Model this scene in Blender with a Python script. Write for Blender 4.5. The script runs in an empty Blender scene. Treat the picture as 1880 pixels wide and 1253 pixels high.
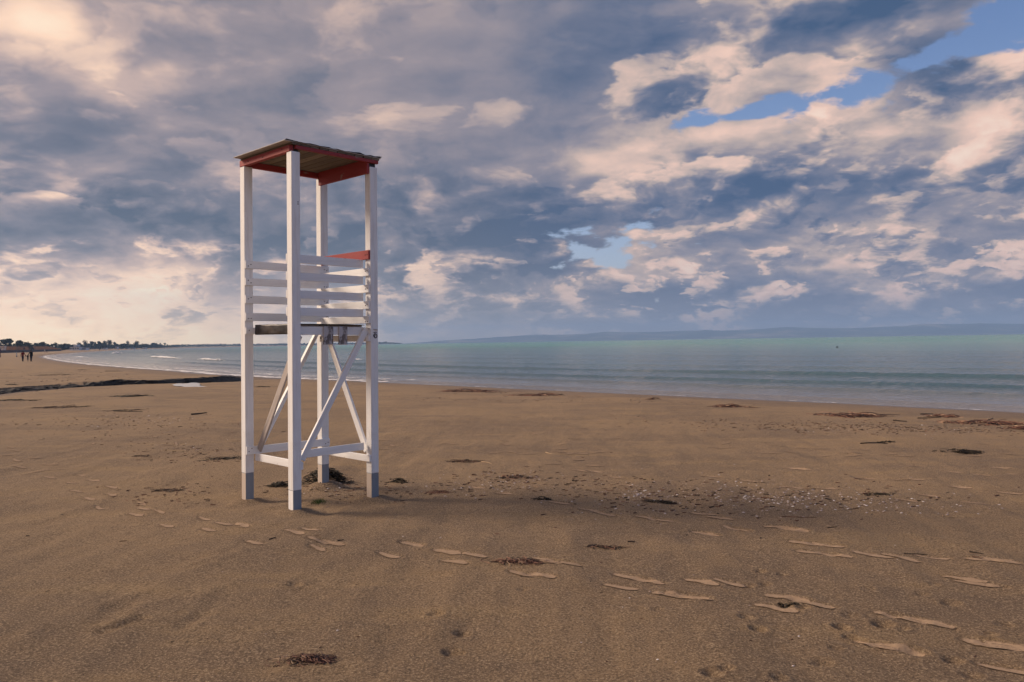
import bpy, bmesh, math, random
import numpy as np
from mathutils import Vector, Matrix, Euler

random.seed(7)
RNG = np.random.default_rng(7)
SC = bpy.context.scene
COL = SC.collection

# ------------------------------------------------------------------ camera
EYE = 1.60
FPX = 1468.0                    # focal length in photograph pixels (1880 wide)
ROLL = math.radians(0.9)
PITCH = math.radians(0.05)
cam_d = bpy.data.cameras.new('camera')
cam_d.sensor_width = 36.0
cam_d.lens = FPX / 1880.0 * 36.0
cam_d.clip_start = 0.05
cam_d.clip_end = 80000.0
cam = bpy.data.objects.new('camera', cam_d)
COL.objects.link(cam)
cam.matrix_world = (Matrix.Translation((0, 0, EYE)) @ Matrix.Rotation(math.pi / 2 + PITCH, 4, 'X')
                    @ Matrix.Rotation(ROLL, 4, 'Z').inverted())
SC.camera = cam


def ray(px, py):
    """direction of a photograph pixel in world space"""
    d = Vector(((px - 940.0) / FPX, -(py - 626.5) / FPX, -1.0)).normalized()
    return (cam.matrix_world.to_3x3() @ d).normalized()


def on_z(px, py, z=0.0):
    """where the ray of a pixel meets the level z"""
    d = ray(px, py)
    t = (z - EYE) / d.z
    return Vector((d.x * t, d.y * t, z))


def srgb(r, g, b):
    f = lambda c: (c / 12.92) if c <= 0.04045 else ((c + 0.055) / 1.055) ** 2.4
    return (f(r / 255.0), f(g / 255.0), f(b / 255.0), 1.0)


# ------------------------------------------------------------------ node maths helper
class NT:
    def __init__(self, tree):
        self.t = tree
        self.n = tree.nodes
        self.l = tree.links

    def new(self, kind, **kw):
        nd = self.n.new(kind)
        for k, v in kw.items():
            setattr(nd, k, v)
        return nd

    def put(self, sock, v):
        if isinstance(v, V):
            self.l.new(v.s, sock)
        elif isinstance(v, bpy.types.NodeSocket):
            self.l.new(v, sock)
        else:
            sock.default_value = v

    def math(self, op, *a, clamp=False):
        nd = self.new('ShaderNodeMath', operation=op, use_clamp=clamp)
        for i, v in enumerate(a):
            self.put(nd.inputs[i], v)
        return V(self, nd.outputs[0])

    def vmath(self, op, *a):
        nd = self.new('ShaderNodeVectorMath', operation=op)
        for i, v in enumerate(a):
            self.put(nd.inputs[i], v)
        return V(self, nd.outputs['Value' if op in ('LENGTH', 'DOT_PRODUCT', 'DISTANCE') else 'Vector'])

    def xyz(self, v):
        nd = self.new('ShaderNodeSeparateXYZ')
        self.put(nd.inputs[0], v)
        return [V(self, o) for o in nd.outputs]

    def vec(self, x, y, z=0.0):
        nd = self.new('ShaderNodeCombineXYZ')
        for i, v in enumerate((x, y, z)):
            self.put(nd.inputs[i], v)
        return V(self, nd.outputs[0])

    def noise(self, vec, scale=5.0, detail=6.0, rough=0.55, lac=2.0, dist=0.0, out=0, typ='FBM', dim='3D', w=None):
        nd = self.new('ShaderNodeTexNoise', noise_dimensions=dim)
        nd.noise_type = typ
        if vec is not None:
            self.put(nd.inputs['Vector'], vec)
        self.put(nd.inputs['Scale'], scale)
        nd.inputs['Detail'].default_value = detail
        nd.inputs['Roughness'].default_value = rough
        nd.inputs['Lacunarity'].default_value = lac
        nd.inputs['Distortion'].default_value = dist
        if w is not None:
            self.put(nd.inputs['W'], w)
        return V(self, nd.outputs[out])

    def voro(self, vec, scale, feature='F1', out='Distance', rand=1.0):
        nd = self.new('ShaderNodeTexVoronoi', feature=feature)
        if vec is not None:
            self.put(nd.inputs['Vector'], vec)
        self.put(nd.inputs['Scale'], scale)
        nd.inputs['Randomness'].default_value = rand
        return V(self, nd.outputs[out])

    def sstep(self, x, lo, hi, a=0.0, b=1.0):
        nd = self.new('ShaderNodeMapRange', interpolation_type='SMOOTHSTEP')
        for i, v in enumerate((x, lo, hi, a, b)):
            self.put(nd.inputs[i], v)
        return V(self, nd.outputs[0])

    def lin(self, x, lo, hi, a=0.0, b=1.0):
        nd = self.new('ShaderNodeMapRange')
        for i, v in enumerate((x, lo, hi, a, b)):
            self.put(nd.inputs[i], v)
        return V(self, nd.outputs[0])

    def mix(self, f, a, b, blend='MIX'):
        nd = self.new('ShaderNodeMix', data_type='RGBA', blend_type=blend)
        self.put(nd.inputs[0], f)
        self.put(nd.inputs[6], a)
        self.put(nd.inputs[7], b)
        return V(self, nd.outputs[2])

    def ramp(self, f, stops):
        nd = self.new('ShaderNodeValToRGB')
        cr = nd.color_ramp
        while len(cr.elements) < len(stops):
            cr.elements.new(0.5)
        for e, (p, c) in zip(cr.elements, stops):
            e.position = p
            e.color = c
        self.put(nd.inputs[0], f)
        return V(self, nd.outputs[0])


class V:
    def __init__(self, nt, s):
        self.nt, self.s = nt, s

    def __add__(self, o): return self.nt.math('ADD', self, o)
    __radd__ = __add__
    def __sub__(self, o): return self.nt.math('SUBTRACT', self, o)
    def __rsub__(self, o): return self.nt.math('SUBTRACT', o, self)
    def __mul__(self, o): return self.nt.math('MULTIPLY', self, o)
    __rmul__ = __mul__
    def __truediv__(self, o): return self.nt.math('DIVIDE', self, o)
    def __rtruediv__(self, o): return self.nt.math('DIVIDE', o, self)
    def __neg__(self): return self.nt.math('MULTIPLY', self, -1.0)
    def exp(self): return self.nt.math('EXPONENT', self)
    def clamp(self): return self.nt.math('ADD', self, 0.0, clamp=True)
    def max(self, o): return self.nt.math('MAXIMUM', self, o)
    def min(self, o): return self.nt.math('MINIMUM', self, o)
    def pow(self, o): return self.nt.math('POWER', self, o)


# ------------------------------------------------------------------ sun
SUN_AZ = math.radians(-79.0)     # from straight ahead, negative to the left
SUN_EL = math.radians(31.0)
SUN_DIR = Vector((math.sin(SUN_AZ) * math.cos(SUN_EL), math.cos(SUN_AZ) * math.cos(SUN_EL), math.sin(SUN_EL)))
sun_d = bpy.data.lights.new('sun', 'SUN')
sun_d.energy = 4.6
sun_d.angle = math.radians(18.0)
sun_d.color = (1.0, 0.79, 0.60)
sun = bpy.data.objects.new('sun', sun_d)
COL.objects.link(sun)
sun.rotation_euler = (-SUN_DIR).to_track_quat('-Z', 'Y').to_euler()
sun.location = (-40, 10, 30)

vs = SC.view_settings
vs.view_transform = 'Standard'
vs.look = 'None'
vs.exposure = 0.06
vs.gamma = 1.0
vs.use_curve_mapping = False
SC.render.engine = 'CYCLES'
cy = SC.cycles
cy.use_denoising = True
cy.denoising_prefilter = 'ACCURATE'
cy.max_bounces = 6
cy.volume_bounces = 0
cy.use_adaptive_sampling = True
cy.adaptive_threshold = 0.015


# ------------------------------------------------------------------ sky: broken cloud over a clear-sky model
def az_z(px, py):
    d = ray(px, py)
    return math.atan2(d.x, d.y), d.z


def build_world():
    w = bpy.data.worlds.new('World')
    SC.world = w
    w.use_nodes = True
    nt = NT(w.node_tree)
    nt.n.clear()
    out = nt.new('ShaderNodeOutputWorld')
    bg = nt.new('ShaderNodeBackground')
    nt.l.new(bg.outputs[0], out.inputs[0])

    tc = nt.new('ShaderNodeTexCoord')
    D = nt.vmath('NORMALIZE', tc.outputs['Generated'])
    x, y, z = nt.xyz(D)
    h = nt.math('SQRT', x * x + y * y).max(1e-4)
    sx, cx = x / h, y / h
    a = nt.math('ARCTAN2', x, y)
    zc = z.max(0.0)
    g = (zc * (-1.0 / 0.42)).exp()
    P0 = nt.vec(g * sx, g * cx, 0.0)
    # domain warp, so that cloud edges curl
    wv = nt.new('ShaderNodeTexNoise', noise_dimensions='2D')
    nt.put(wv.inputs['Vector'], P0)
    wv.inputs['Scale'].default_value = 7.0
    wv.inputs['Detail'].default_value = 5.0
    wv.inputs['Roughness'].default_value = 0.55
    wo = nt.vmath('SUBTRACT', wv.outputs['Color'], (0.5, 0.5, 0.5))
    wx, wy, wz = nt.xyz(wo)
    P = nt.vec(g * sx + wx * 0.05, g * cx + wy * 0.05, 0.0)
    aw = a + wx * 0.22                          # warped azimuth / height for the placed banks
    zw = zc + wy * 0.10

    def blobs(lst):
        tot = None
        for (px, py, rx, ry, wt) in lst:
            a0, z0 = az_z(px, py)
            u = (aw - a0) * (FPX / rx)
            v = (zw - z0) * (FPX / ry)
            e = ((u * u + v * v) * -1.0).exp() * wt
            tot = e if tot is None else tot + e
        return tot

    # sunward neighbour: a little higher and further left
    def shifted(up, left):
        return nt.vec((g * sx + wx * 0.05) * (1.0 - up) - g * cx * left, (g * cx + wy * 0.05) * (1.0 - up) + g * sx * left, 0.0)

    def n2(vec, off, scale, det, rough):
        nd = nt.new('ShaderNodeMapping')
        nt.put(nd.inputs[0], vec)
        nd.inputs['Location'].default_value = off
        return nt.noise(nd.outputs[0], scale, det, rough, dim='2D')

    S1, S2 = shifted(0.055, 0.04), shifted(0.13, 0.08)
    A0 = n2(P, (3.7, 1.9, 0), 5.0, 8.0, 0.54)
    A1 = n2(S2, (3.7, 1.9, 0), 5.0, 4.0, 0.54)
    B0 = n2(P, (8.3, 5.1, 0), 10.0, 9.0, 0.55)
    C0 = n2(P, (1.3, 7.7, 0), 23.0, 7.0, 0.56)
    C1 = n2(shifted(0.024, 0.016), (1.3, 7.7, 0), 23.0, 4.0, 0.56)
    B1 = n2(S1, (8.3, 5.1, 0), 10.0, 5.0, 0.55)

    # where the cloud sheet opens, where it thickens, where the light comes through (places read off the photograph)
    gap = blobs([(1810, 84, 230, 52, 0.74), (1390, 212, 230, 36, 0.70), (1105, 462, 135, 36, 1.05), (1190, 402, 80, 22, 0.8),
                 (1860, 330, 120, 30, 0.35)])
    dark = blobs([(260, 430, 420, 56, 0.46), (900, 420, 240, 90, 0.46), (1100, 110, 150, 130, 0.36), (1390, 312, 125, 32, 0.66),
                  (40, 300, 130, 60, 0.24), (1700, 160, 100, 46, 0.5), (1560, 40, 120, 40, 0.25), (1680, -5, 320, 26, 0.45), (1040, 480, 90, 45, 0.34),
                  (1650, 395, 180, 35, 0.30), (1240, 60, 130, 60, 0.22), (1750, 540, 240, 24, 0.34), (1180, 578, 420, 26, 0.36), (1600, 585, 300, 20, 0.22),
                  (760, 560, 160, 40, 0.20), (220, 265, 190, 50, 0.22), (820, 330, 180, 70, 0.2), (1480, 480, 130, 24, 0.18),
                  (1640, 330, 180, 26, 0.26), (1180, 350, 160, 40, 0.24), (900, 210, 170, 60, 0.12), (560, 330, 160, 50, 0.10), (300, 60, 200, 70, 0.24), (120, 20, 70, 30, 0.10)])
    lit = blobs([(-20, 25, 75, 50, 0.72), (80, 110, 90, 30, 0.08), (205, 180, 84, 26, 0.36), (115, 362, 66, 14, 0.42),
                 (715, 440, 110, 46, 0.34), (90, 525, 330, 50, 0.34), (30, 600, 460, 50, 0.42), (1545, 140, 60, 62, 0.34),
                 (1300, 500, 220, 36, 0.20), (1600, 500, 200, 16, 0.28), (1420, 262, 330, 22, 0.22), (1080, 300, 140, 26, 0.20),
                 (1300, 430, 170, 30, 0.20), (1840, 220, 80, 60, 0.22), (1330, 120, 100, 60, 0.14), (290, 155, 22, 22, 0.22),
                 (730, 235, 70, 60, 0.12), (1640, 270, 200, 30, 0.14), (1750, 400, 120, 30, 0.12), (650, 610, 420, 30, 0.12)])

    cs = sx * math.sin(SUN_AZ) + cx * math.cos(SUN_AZ)      # cosine of the bearing from the sun
    left = nt.sstep(cs, -0.05, 0.48)
    away = nt.sstep(cs, -0.30, -0.85)                       # the sky opens away from the sun, mostly unseen, to cool the shaded faces
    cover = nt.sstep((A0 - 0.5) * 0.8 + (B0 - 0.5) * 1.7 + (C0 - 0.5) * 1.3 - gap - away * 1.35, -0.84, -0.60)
    over = nt.sstep(cs, -0.06, 0.24) * nt.sstep(zc, 0.11, 0.24)                  # the veil overhead at left is smooth
    soft = 1.0 - over * 0.58
    # high sheet, lit softly from the left
    t_sheet = 0.53 + ((A0 - A1) * 1.5 + (0.5 - A0) * 0.4) * soft + lit - dark * 0.72
    # lower heaps: dark bellies, bright rims towards the sun
    dB = B0 + dark * 0.22 - lit * 0.12 + (A0 - 0.5) * 0.5
    heap = nt.sstep(dB, 0.49, 0.56) * soft
    deep = nt.sstep(B1 + dark * 0.22 + (A0 - 0.5) * 0.5, 0.43, 0.62)       # how far behind the sunlit edge
    t_heap = 0.76 - deep * 0.52 + (B0 - B1) * 0.9 + lit * 0.55 - dark * 0.40
    t_sheet = t_sheet - nt.sstep(zc, 0.26, 0.07) * (1.0 - left) * 0.14
    tone = t_sheet + (t_heap - t_sheet) * heap * 0.92 + (B0 - B1) * 0.5 * soft
    # small puffs in rows towards the horizon
    low = nt.sstep(zc, 0.26, 0.07) * (1.0 - left * 0.45)
    dC = C0 + (B0 - 0.5) * 0.4 - dark * 0.15
    puff = nt.sstep(dC, 0.51, 0.57) * low
    deepc = nt.sstep(C1 + (B0 - 0.5) * 0.4, 0.44, 0.60)
    t_puff = 0.74 - deepc * 0.46 + (C0 - C1) * 0.8 + lit * 0.4 - dark * 0.38
    tone = tone + (t_puff - tone) * puff * 0.72 + ((C0 - C1) * 0.7 + (0.5 - C0) * 0.28) * soft
    # soft shoulder, so that the lit banks keep their drawing
    tone = tone.max(0.0)
    hi = (tone - 0.62).max(0.0)
    tone = (tone.min(0.62) + hi / (1.0 + hi * 1.6)).clamp()
    cool = nt.ramp(tone, [(0.0, srgb(66, 90, 124)), (0.25, srgb(103, 113, 138)), (0.48, srgb(143, 139, 151)),
                          (0.68, srgb(190, 172, 166)), (0.86, srgb(240, 204, 187)), (1.0, srgb(254, 233, 215))])
    warm = nt.ramp(tone, [(0.0, srgb(80, 94, 114)), (0.25, srgb(116, 118, 132)), (0.48, srgb(154, 143, 148)),
                          (0.68, srgb(196, 172, 164)), (0.86, srgb(251, 215, 188)), (1.0, srgb(255, 241, 214))])
    cloud = nt.mix(left, cool, warm)

    sky = nt.new('ShaderNodeTexSky', sky_type='NISHITA')
    sky.sun_disc = False
    sky.sun_elevation = SUN_EL
    sky.sun_rotation = SUN_AZ
    sky.altitude = 0.0
    sky.air_density = 1.0
    sky.dust_density = 0.3
    sky.ozone_density = 4.0
    clear = nt.mix(1.0, sky.outputs[0], (0.084, 0.095, 0.116, 1.0), 'MULTIPLY')
    clear = nt.mix((zc * -7.0).exp(), clear, srgb(196, 198, 206))
    col = nt.mix(cover, clear, cloud)
    # low haze over the horizon
    hz = (zc * -24.0).exp() * 0.72
    hcol = nt.mix(nt.sstep(cs, -0.2, 0.62), srgb(180, 169, 176), srgb(255, 228, 186))
    col = nt.mix(hz, col, hcol)
    glow = 1.0 + nt.sstep(cs, 0.15, 0.75) * (zc * -5.0).exp() * 0.34
    col = nt.mix(1.0, col, nt.vec(glow, glow, glow), 'MULTIPLY')
    nt.put(bg.inputs[0], col)
    bg.inputs[1].default_value = 1.0
    w.cycles.sampling_method = 'MANUAL'
    w.cycles.sample_map_resolution = 512


build_world()


# ------------------------------------------------------------------ helpers for objects
def make_obj(name, verts, faces, mat=None, parent=None, smooth=False, mats=None, midx=None):
    me = bpy.data.meshes.new(name)
    me.from_pydata([tuple(v) for v in verts], [], [tuple(f) for f in faces])
    for m in (mats or ([mat] if mat else [])):
        me.materials.append(m)
    if midx is not None:
        me.polygons.foreach_set('material_index', np.asarray(midx, dtype=np.int32))
    if smooth:
        me.polygons.foreach_set('use_smooth', np.ones(len(me.polygons), dtype=bool))
    me.update()
    o = bpy.data.objects.new(name, me)
    COL.objects.link(o)
    if parent is not None:
        o.parent = parent
    return o


def grid_obj(name, X, Y, Z, mat, keep=None, smooth=True, parent=None, wrap=False):
    """mesh from 2-D arrays of coordinates (rows x columns)"""
    R, C = X.shape
    co = np.stack([X, Y, Z], -1).reshape(-1, 3).astype(np.float32)
    i = np.arange(R * C).reshape(R, C)
    if wrap:
        i = np.concatenate([i, i[:, :1]], 1)
    q = np.stack([i[:-1, :-1], i[:-1, 1:], i[1:, 1:], i[1:, :-1]], -1).reshape(-1, 4)
    if keep is not None:
        kf = keep.reshape(-1)
        q = q[kf[q].any(1)]
        used = np.zeros(R * C, bool)
        used[q.reshape(-1)] = True
        remap = np.cumsum(used) - 1
        co = co[used]
        q = remap[q]
    else:
        used = None
    me = bpy.data.meshes.new(name)
    me.vertices.add(len(co))
    me.vertices.foreach_set('co', co.reshape(-1))
    me.loops.add(q.size)
    me.loops.foreach_set('vertex_index', q.reshape(-1).astype(np.int32))
    me.polygons.add(len(q))
    me.polygons.foreach_set('loop_start', (np.arange(len(q)) * 4).astype(np.int32))
    me.polygons.foreach_set('use_smooth', np.full(len(q), smooth))
    me.update(calc_edges=True)
    me.materials.append(mat)
    o = bpy.data.objects.new(name, me)
    COL.objects.link(o)
    if parent is not None:
        o.parent = parent
    return o, used


def tag(o, label=None, cat=None, group=None, kind=None):
    if label: o['label'] = label
    if cat: o['category'] = cat
    if group: o['group'] = group
    if kind: o['kind'] = kind
    return o


def empty(name, loc, rz=0.0):
    o = bpy.data.objects.new(name, None)
    o.empty_display_size = 0.2
    COL.objects.link(o)
    o.location = loc
    o.rotation_euler = (0, 0, rz)
    return o


def material(name):
    m = bpy.data.materials.new(name)
    m.use_nodes = True
    nt = NT(m.node_tree)
    nt.n.clear()
    out = nt.new('ShaderNodeOutputMaterial')
    b = nt.new('ShaderNodeBsdfPrincipled')
    nt.l.new(b.outputs[0], out.inputs[0])
    nt.b, nt.out = b, out
    tc = nt.new('ShaderNodeTexCoord')
    nt.obj = tc.outputs['Object']
    nt.geo = nt.new('ShaderNodeNewGeometry')
    nt.pos = nt.geo.outputs['Position']
    return m, nt


def bump(nt, height, strength=0.5, dist=0.01, prev=None):
    nd = nt.new('ShaderNodeBump')
    nd.inputs['Strength'].default_value = strength
    nd.inputs['Distance'].default_value = dist
    nt.put(nd.inputs['Height'], height)
    if prev is not None:
        nt.l.new(prev, nd.inputs['Normal'])
    return nd.outputs[0]


def simple_mat(name, col, rough=0.7, var=0.15, scale=8.0, spec=0.3, bumpy=0.0, col2=None):
    m, nt = material(name)
    n = nt.noise(nt.obj, scale, 6.0, 0.6)
    c2 = col2 or tuple(max(0.0, c * (1 - 2.2 * var)) for c in col[:3])
    c1 = col if col2 else tuple(min(1.0, c * (1 + var)) for c in col[:3])
    nt.put(nt.b.inputs['Base Color'], nt.mix(nt.sstep(n, 0.3, 0.7), (*c2[:3], 1), (*c1[:3], 1)))
    nt.b.inputs['Roughness'].default_value = rough
    nt.b.inputs['Specular IOR Level'].default_value = spec
    if bumpy:
        nt.l.new(bump(nt, n, bumpy, 0.01), nt.b.inputs['Normal'])
    return m


# value noise in numpy, for the relief
def vnoise(x, y, seed=0):
    xi, yi = np.floor(x).astype(np.int64), np.floor(y).astype(np.int64)
    xf, yf = x - xi, y - yi

    def hsh(i, j):
        h = (i * 374761393 + j * 668265263 + seed * 1442695041) & 0xFFFFFFFF
        h = ((h ^ (h >> 13)) * 1274126177) & 0xFFFFFFFF
        return ((h ^ (h >> 16)) & 0xFFFF) / 65535.0

    u, v = xf * xf * (3 - 2 * xf), yf * yf * (3 - 2 * yf)
    a, b, c, d = hsh(xi, yi), hsh(xi + 1, yi), hsh(xi, yi + 1), hsh(xi + 1, yi + 1)
    return (a * (1 - u) + b * u) * (1 - v) + (c * (1 - u) + d * u) * v


def vfbm(x, y, seed=0, oct=4, rough=0.5):
    t, amp, tot = 0, 1.0, 0
    for k in range(oct):
        t = t + amp * vnoise(x * 2 ** k, y * 2 ** k, seed + k * 17)
        tot += amp
        amp *= rough
    return t / tot


def sst(x, lo, hi):
    t = np.clip((x - lo) / (hi - lo), 0, 1)
    return t * t * (3 - 2 * t)


# ------------------------------------------------------------------ shape of the shore
SEA = -0.60
_near = [on_z(px, py, SEA) for px, py in ((1880, 757), (1590, 743), (1300, 730), (990, 716), (690, 702), (430, 691), (300, 680),
                                          (207, 674), (144, 667.8), (100, 661), (80, 656.3), (84, 653.6), (120, 650), (169, 645.9))]
SHORE = [(120, -160), (48, -28), (26, 5)] + [(p.x, p.y) for p in _near] + [(-450, 950), (-590, 1350), (-700, 2000), (-690, 2700), (-560, 3300),
         (-500, 3560), (-640, 3800), (-1300, 4000)]
# round the corners of the traced line
def smooth_line(pts, n=3):
    pts = [np.array(p, float) for p in pts]
    for _ in range(n):
        q = [pts[0]]
        for a, b in zip(pts[:-1], pts[1:]):
            q += [a * 0.75 + b * 0.25, a * 0.25 + b * 0.75]
        q.append(pts[-1])
        pts = q
    return np.array(pts)
SHORE = smooth_line(SHORE, 2)
SEA_POLY = np.concatenate([SHORE, [(-1300, 9900), (15000, 9900), (15000, -160)]])


def line_dist(x, y, pts):
    best = np.full(x.shape, 1e18)
    for (ax, ay), (bx, by) in zip(pts[:-1], pts[1:]):
        dx, dy = bx - ax, by - ay
        t = np.clip(((x - ax) * dx + (y - ay) * dy) / (dx * dx + dy * dy), 0, 1)
        best = np.minimum(best, (x - ax - t * dx) ** 2 + (y - ay - t * dy) ** 2)
    return np.sqrt(best)


def inside(x, y, poly):
    r = np.zeros(x.shape, bool)
    n = len(poly)
    for k in range(n):
        ax, ay = poly[k]
        bx, by = poly[(k + 1) % n]
        c = ((ay > y) != (by > y)) & (x < (bx - ax) * (y - ay) / ((by - ay) if by != ay else 1e-9) + ax)
        r ^= c
    return r


def shore_d(x, y):
    """distance to the water's edge, positive on the land side"""
    d = line_dist(x, y, SHORE)
    return np.where(inside(x, y, SEA_POLY), -d, d)


# bed of the small stream at left: its far bank is an eroded step
BANK = np.array([tuple(on_z(px, py, -0.30)[:2]) for px, py in ((-160, 742), (-60, 738), (0, 729), (60, 722), (135, 714.5), (200, 709.5), (255, 708), (300, 706.5),
                                                        (320, 704.5), (352, 702.5), (386, 700), (410, 696.5), (434, 692.5))])
BANK_POLY = np.concatenate([BANK, [(BANK[-1][0] - 4, BANK[-1][1] + 30), (-400, 300), (-400, 20)]])   # land beyond the bank

PITS = [(1397, 1040, .05, .022), (1437, 1044, .05, .02), (1376, 1066, .05, .016), (1405, 1063, .05, .016), (1370, 1126, .06, .02),
        (1391, 1148, .06, .024), (1545, 1142, .06, .028), (1622, 1136, .075, .036), (1655, 1142, .05, .02), (1560, 1160, .05, .022),
        (1576, 1164, .05, .02), (1680, 1184, .08, .03), (1750, 1199, .06, .024), (1745, 1095, .07, .02), (1715, 1062, .05, .014),
        (1595, 1074, .06, .014), (1692, 1080, .06, .014), (1308, 1232, .06, .026), (1333, 1226, .05, .02), (1430, 1238, .05, .018),
        (800, 1126, .06, .02), (848, 1157, .06, .02), (828, 1192, .06, .022), (846, 1192, .04, .014), (960, 1078, .05, .012),
        (1640, 1120, .06, .018), (1845, 1066, .05, .016), (1440, 1103, .05, .02), (1475, 1106, .05, .018), (1560, 1120, .06, .016),
        (1815, 1154, .05, .016), (1785, 1228, .06, .018), (1208, 1112, .05, .012), (1172, 1109, .05, .01), (1535, 1180, .05, .014),
        (1845, 1135, .06, .018), (540, 1070, .06, .016), (1510, 1205, .07, .018)]
PITS = [(on_z(px, py).x, on_z(px, py).y, r * .62, dp * .95) for px, py, r, dp in PITS]
RA, RB = on_z(190, 1160), on_z(430, 1010)
_rd = (RB - RA).normalized()
SCUFFS = [(on_z(a, b), on_z(c, d), dep, wid) for a, b, c, d, dep, wid in (
    (70, 1160, 190, 1157, .012, .05), (190, 1157, 262, 1131, .035, .05), (262, 1131, 330, 1122, .012, .05), (200, 1113, 290, 1090, .022, .09),
    (330, 1150, 375, 1122, .022, .05), (300, 1032, 430, 1010, .02, .07), (520, 1072, 545, 1066, .02, .04), (345, 1040, 385, 1030, .018, .05),
    (200, 1115, 240, 1110, .018, .06), (375, 1122, 420, 1075, .012, .06), (30, 962, 110, 955, .012, .08), (90, 945, 125, 942, .012, .05))]


A_, B_ = on_z(20, 830), on_z(1800, 1180)
TRAIL = math.atan2(B_.y - A_.y, B_.x - A_.x)
c2 = [(85, 335), (105, 360), (25, 398), (250, 415), (130, 427), (370, 453), (150, 472), (400, 495), (250, 512), (605, 527), (375, 548), (700, 572), (545, 587), (830, 620),
      (575, 650), (830, 680), (675, 702), (1055, 735), (755, 767), (1190, 800), (1080, 778), (1015, 823), (1540, 850), (1245, 908), (1570, 945), (1810, 920), (1690, 905)]
fp = [(x / 4.087, 740 + y / 4.087) for x, y in c2]
c3 = [(1585, 47), (1375, 100), (1790, 95), (1715, 85), (1710, 125), (1675, 30)]
fp += [(x / 2.9375, 960 + y / 2.9375) for x, y in c3]
c4 = [(340, 103), (220, 163), (530, 150), (680, 172), (570, 205), (1170, 208), (1060, 196), (940, 264), (1040, 274), (1520, 265), (1620, 288), (1470, 315), (1740, 368), (1850, 372)]
fp += [(640 + x / 2.9375, 960 + y / 2.9375) for x, y in c4]
c5 = [(140, 293), (300, 298), (40, 370), (110, 378), (600, 375), (740, 405), (540, 430), (1210, 475), (1360, 500), (1080, 620), (1190, 637), (1700, 615), (1810, 632), (1780, 742), (1560, 262), (1620, 285),
      (870, 155), (760, 140), (1210, 160), (1060, 150), (690, 88), (820, 100), (160, 32), (340, 10), (640, 18), (1650, 170), (1750, 175), (1380, 148)]
fp += [(1240 + x / 2.9375, 960 + y / 2.9375) for x, y in c5]
c6 = [(765, 388), (1090, 436), (1255, 475), (1345, 492), (1580, 512), (1680, 525), (240, 672), (620, 345), (1200, 245), (1290, 212), (1285, 247), (1195, 178), (1095, 95), (1090, 120), (1015, 72),
      (1200, 143), (900, 152), (880, 120), (770, 98), (770, 74), (660, 38), (940, 32), (1050, 215), (1420, 285), (1470, 328)]
fp += [(680 + x / 3.133, 780 + y / 3.133) for x, y in c6]
c7 = [(40, 485), (130, 512), (225, 570), (470, 568), (560, 585), (40, 598), (300, 300), (540, 333), (590, 100), (700, 105), (390, 70), (540, 132), (900, 155), (1160, 290), (960, 275), (1240, 290), (1230, 208),
      (1460, 245), (1630, 255), (1730, 215), (1830, 250), (1500, 325), (1800, 358), (1200, 402), (1600, 412), (740, 338), (1000, 366), (1320, 372), (600, 230), (560, 225), (80, 275), (185, 102), (1190, 155)]
fp += [(1280 + x / 3.133, 780 + y / 3.133) for x, y in c7]
rr = random.Random(5)
for _ in range(45):                                                      # fainter prints further off
    fp.append((rr.uniform(700, 1870), rr.uniform(752, 830)))
for _ in range(26):
    fp.append((rr.uniform(10, 440), rr.uniform(752, 815)))
FOOT = []
for k, (px, py) in enumerate(fp):
    p = on_z(px, py, -0.12 if py < 790 else 0.0)
    far = p.y > 10.5
    yaw = TRAIL + rr.uniform(-.16, .16) if not far else rr.choice((TRAIL, TRAIL, -.2, .5)) + rr.uniform(-.5, .5)
    FOOT.append((p.x, p.y, yaw, rr.uniform(.24, .31), 1 if k % 2 else -1, rr.uniform(.75, 1.05) * (.85 if far else 1)))


def press(x, y, z):
    """hollows under the nearer footprints"""
    r = np.hypot(x, y)
    idx = np.nonzero((r > 3.0) & (r < 13.5) & (y > 2.5))
    if idx[0].size == 0:
        return z
    X, Y, Zl = x[idx], y[idx], z[idx].copy()
    for fx, fy, yaw, L, ft, W in FOOT:
        if fy > 10.5:
            continue
        m = np.nonzero((np.abs(X - fx) < .34) & (np.abs(Y - fy) < .34))[0]
        if m.size == 0:
            continue
        dx, dy = X[m] - fx, Y[m] - fy
        u = dx * math.cos(yaw) + dy * math.sin(yaw)
        v = -dx * math.sin(yaw) + dy * math.cos(yaw)
        q = (np.abs(u) / (L * .54)) ** 4 + (v / (.060 * W)) ** 2
        Zl[m] += -.008 * (1 - sst(q, .35, 1.25)) + .0025 * np.exp(-((q - 1.7) / .6) ** 2)
    z = z.copy()
    z[idx] = Zl
    return z


TOWER_RISE = 0.0


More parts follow.
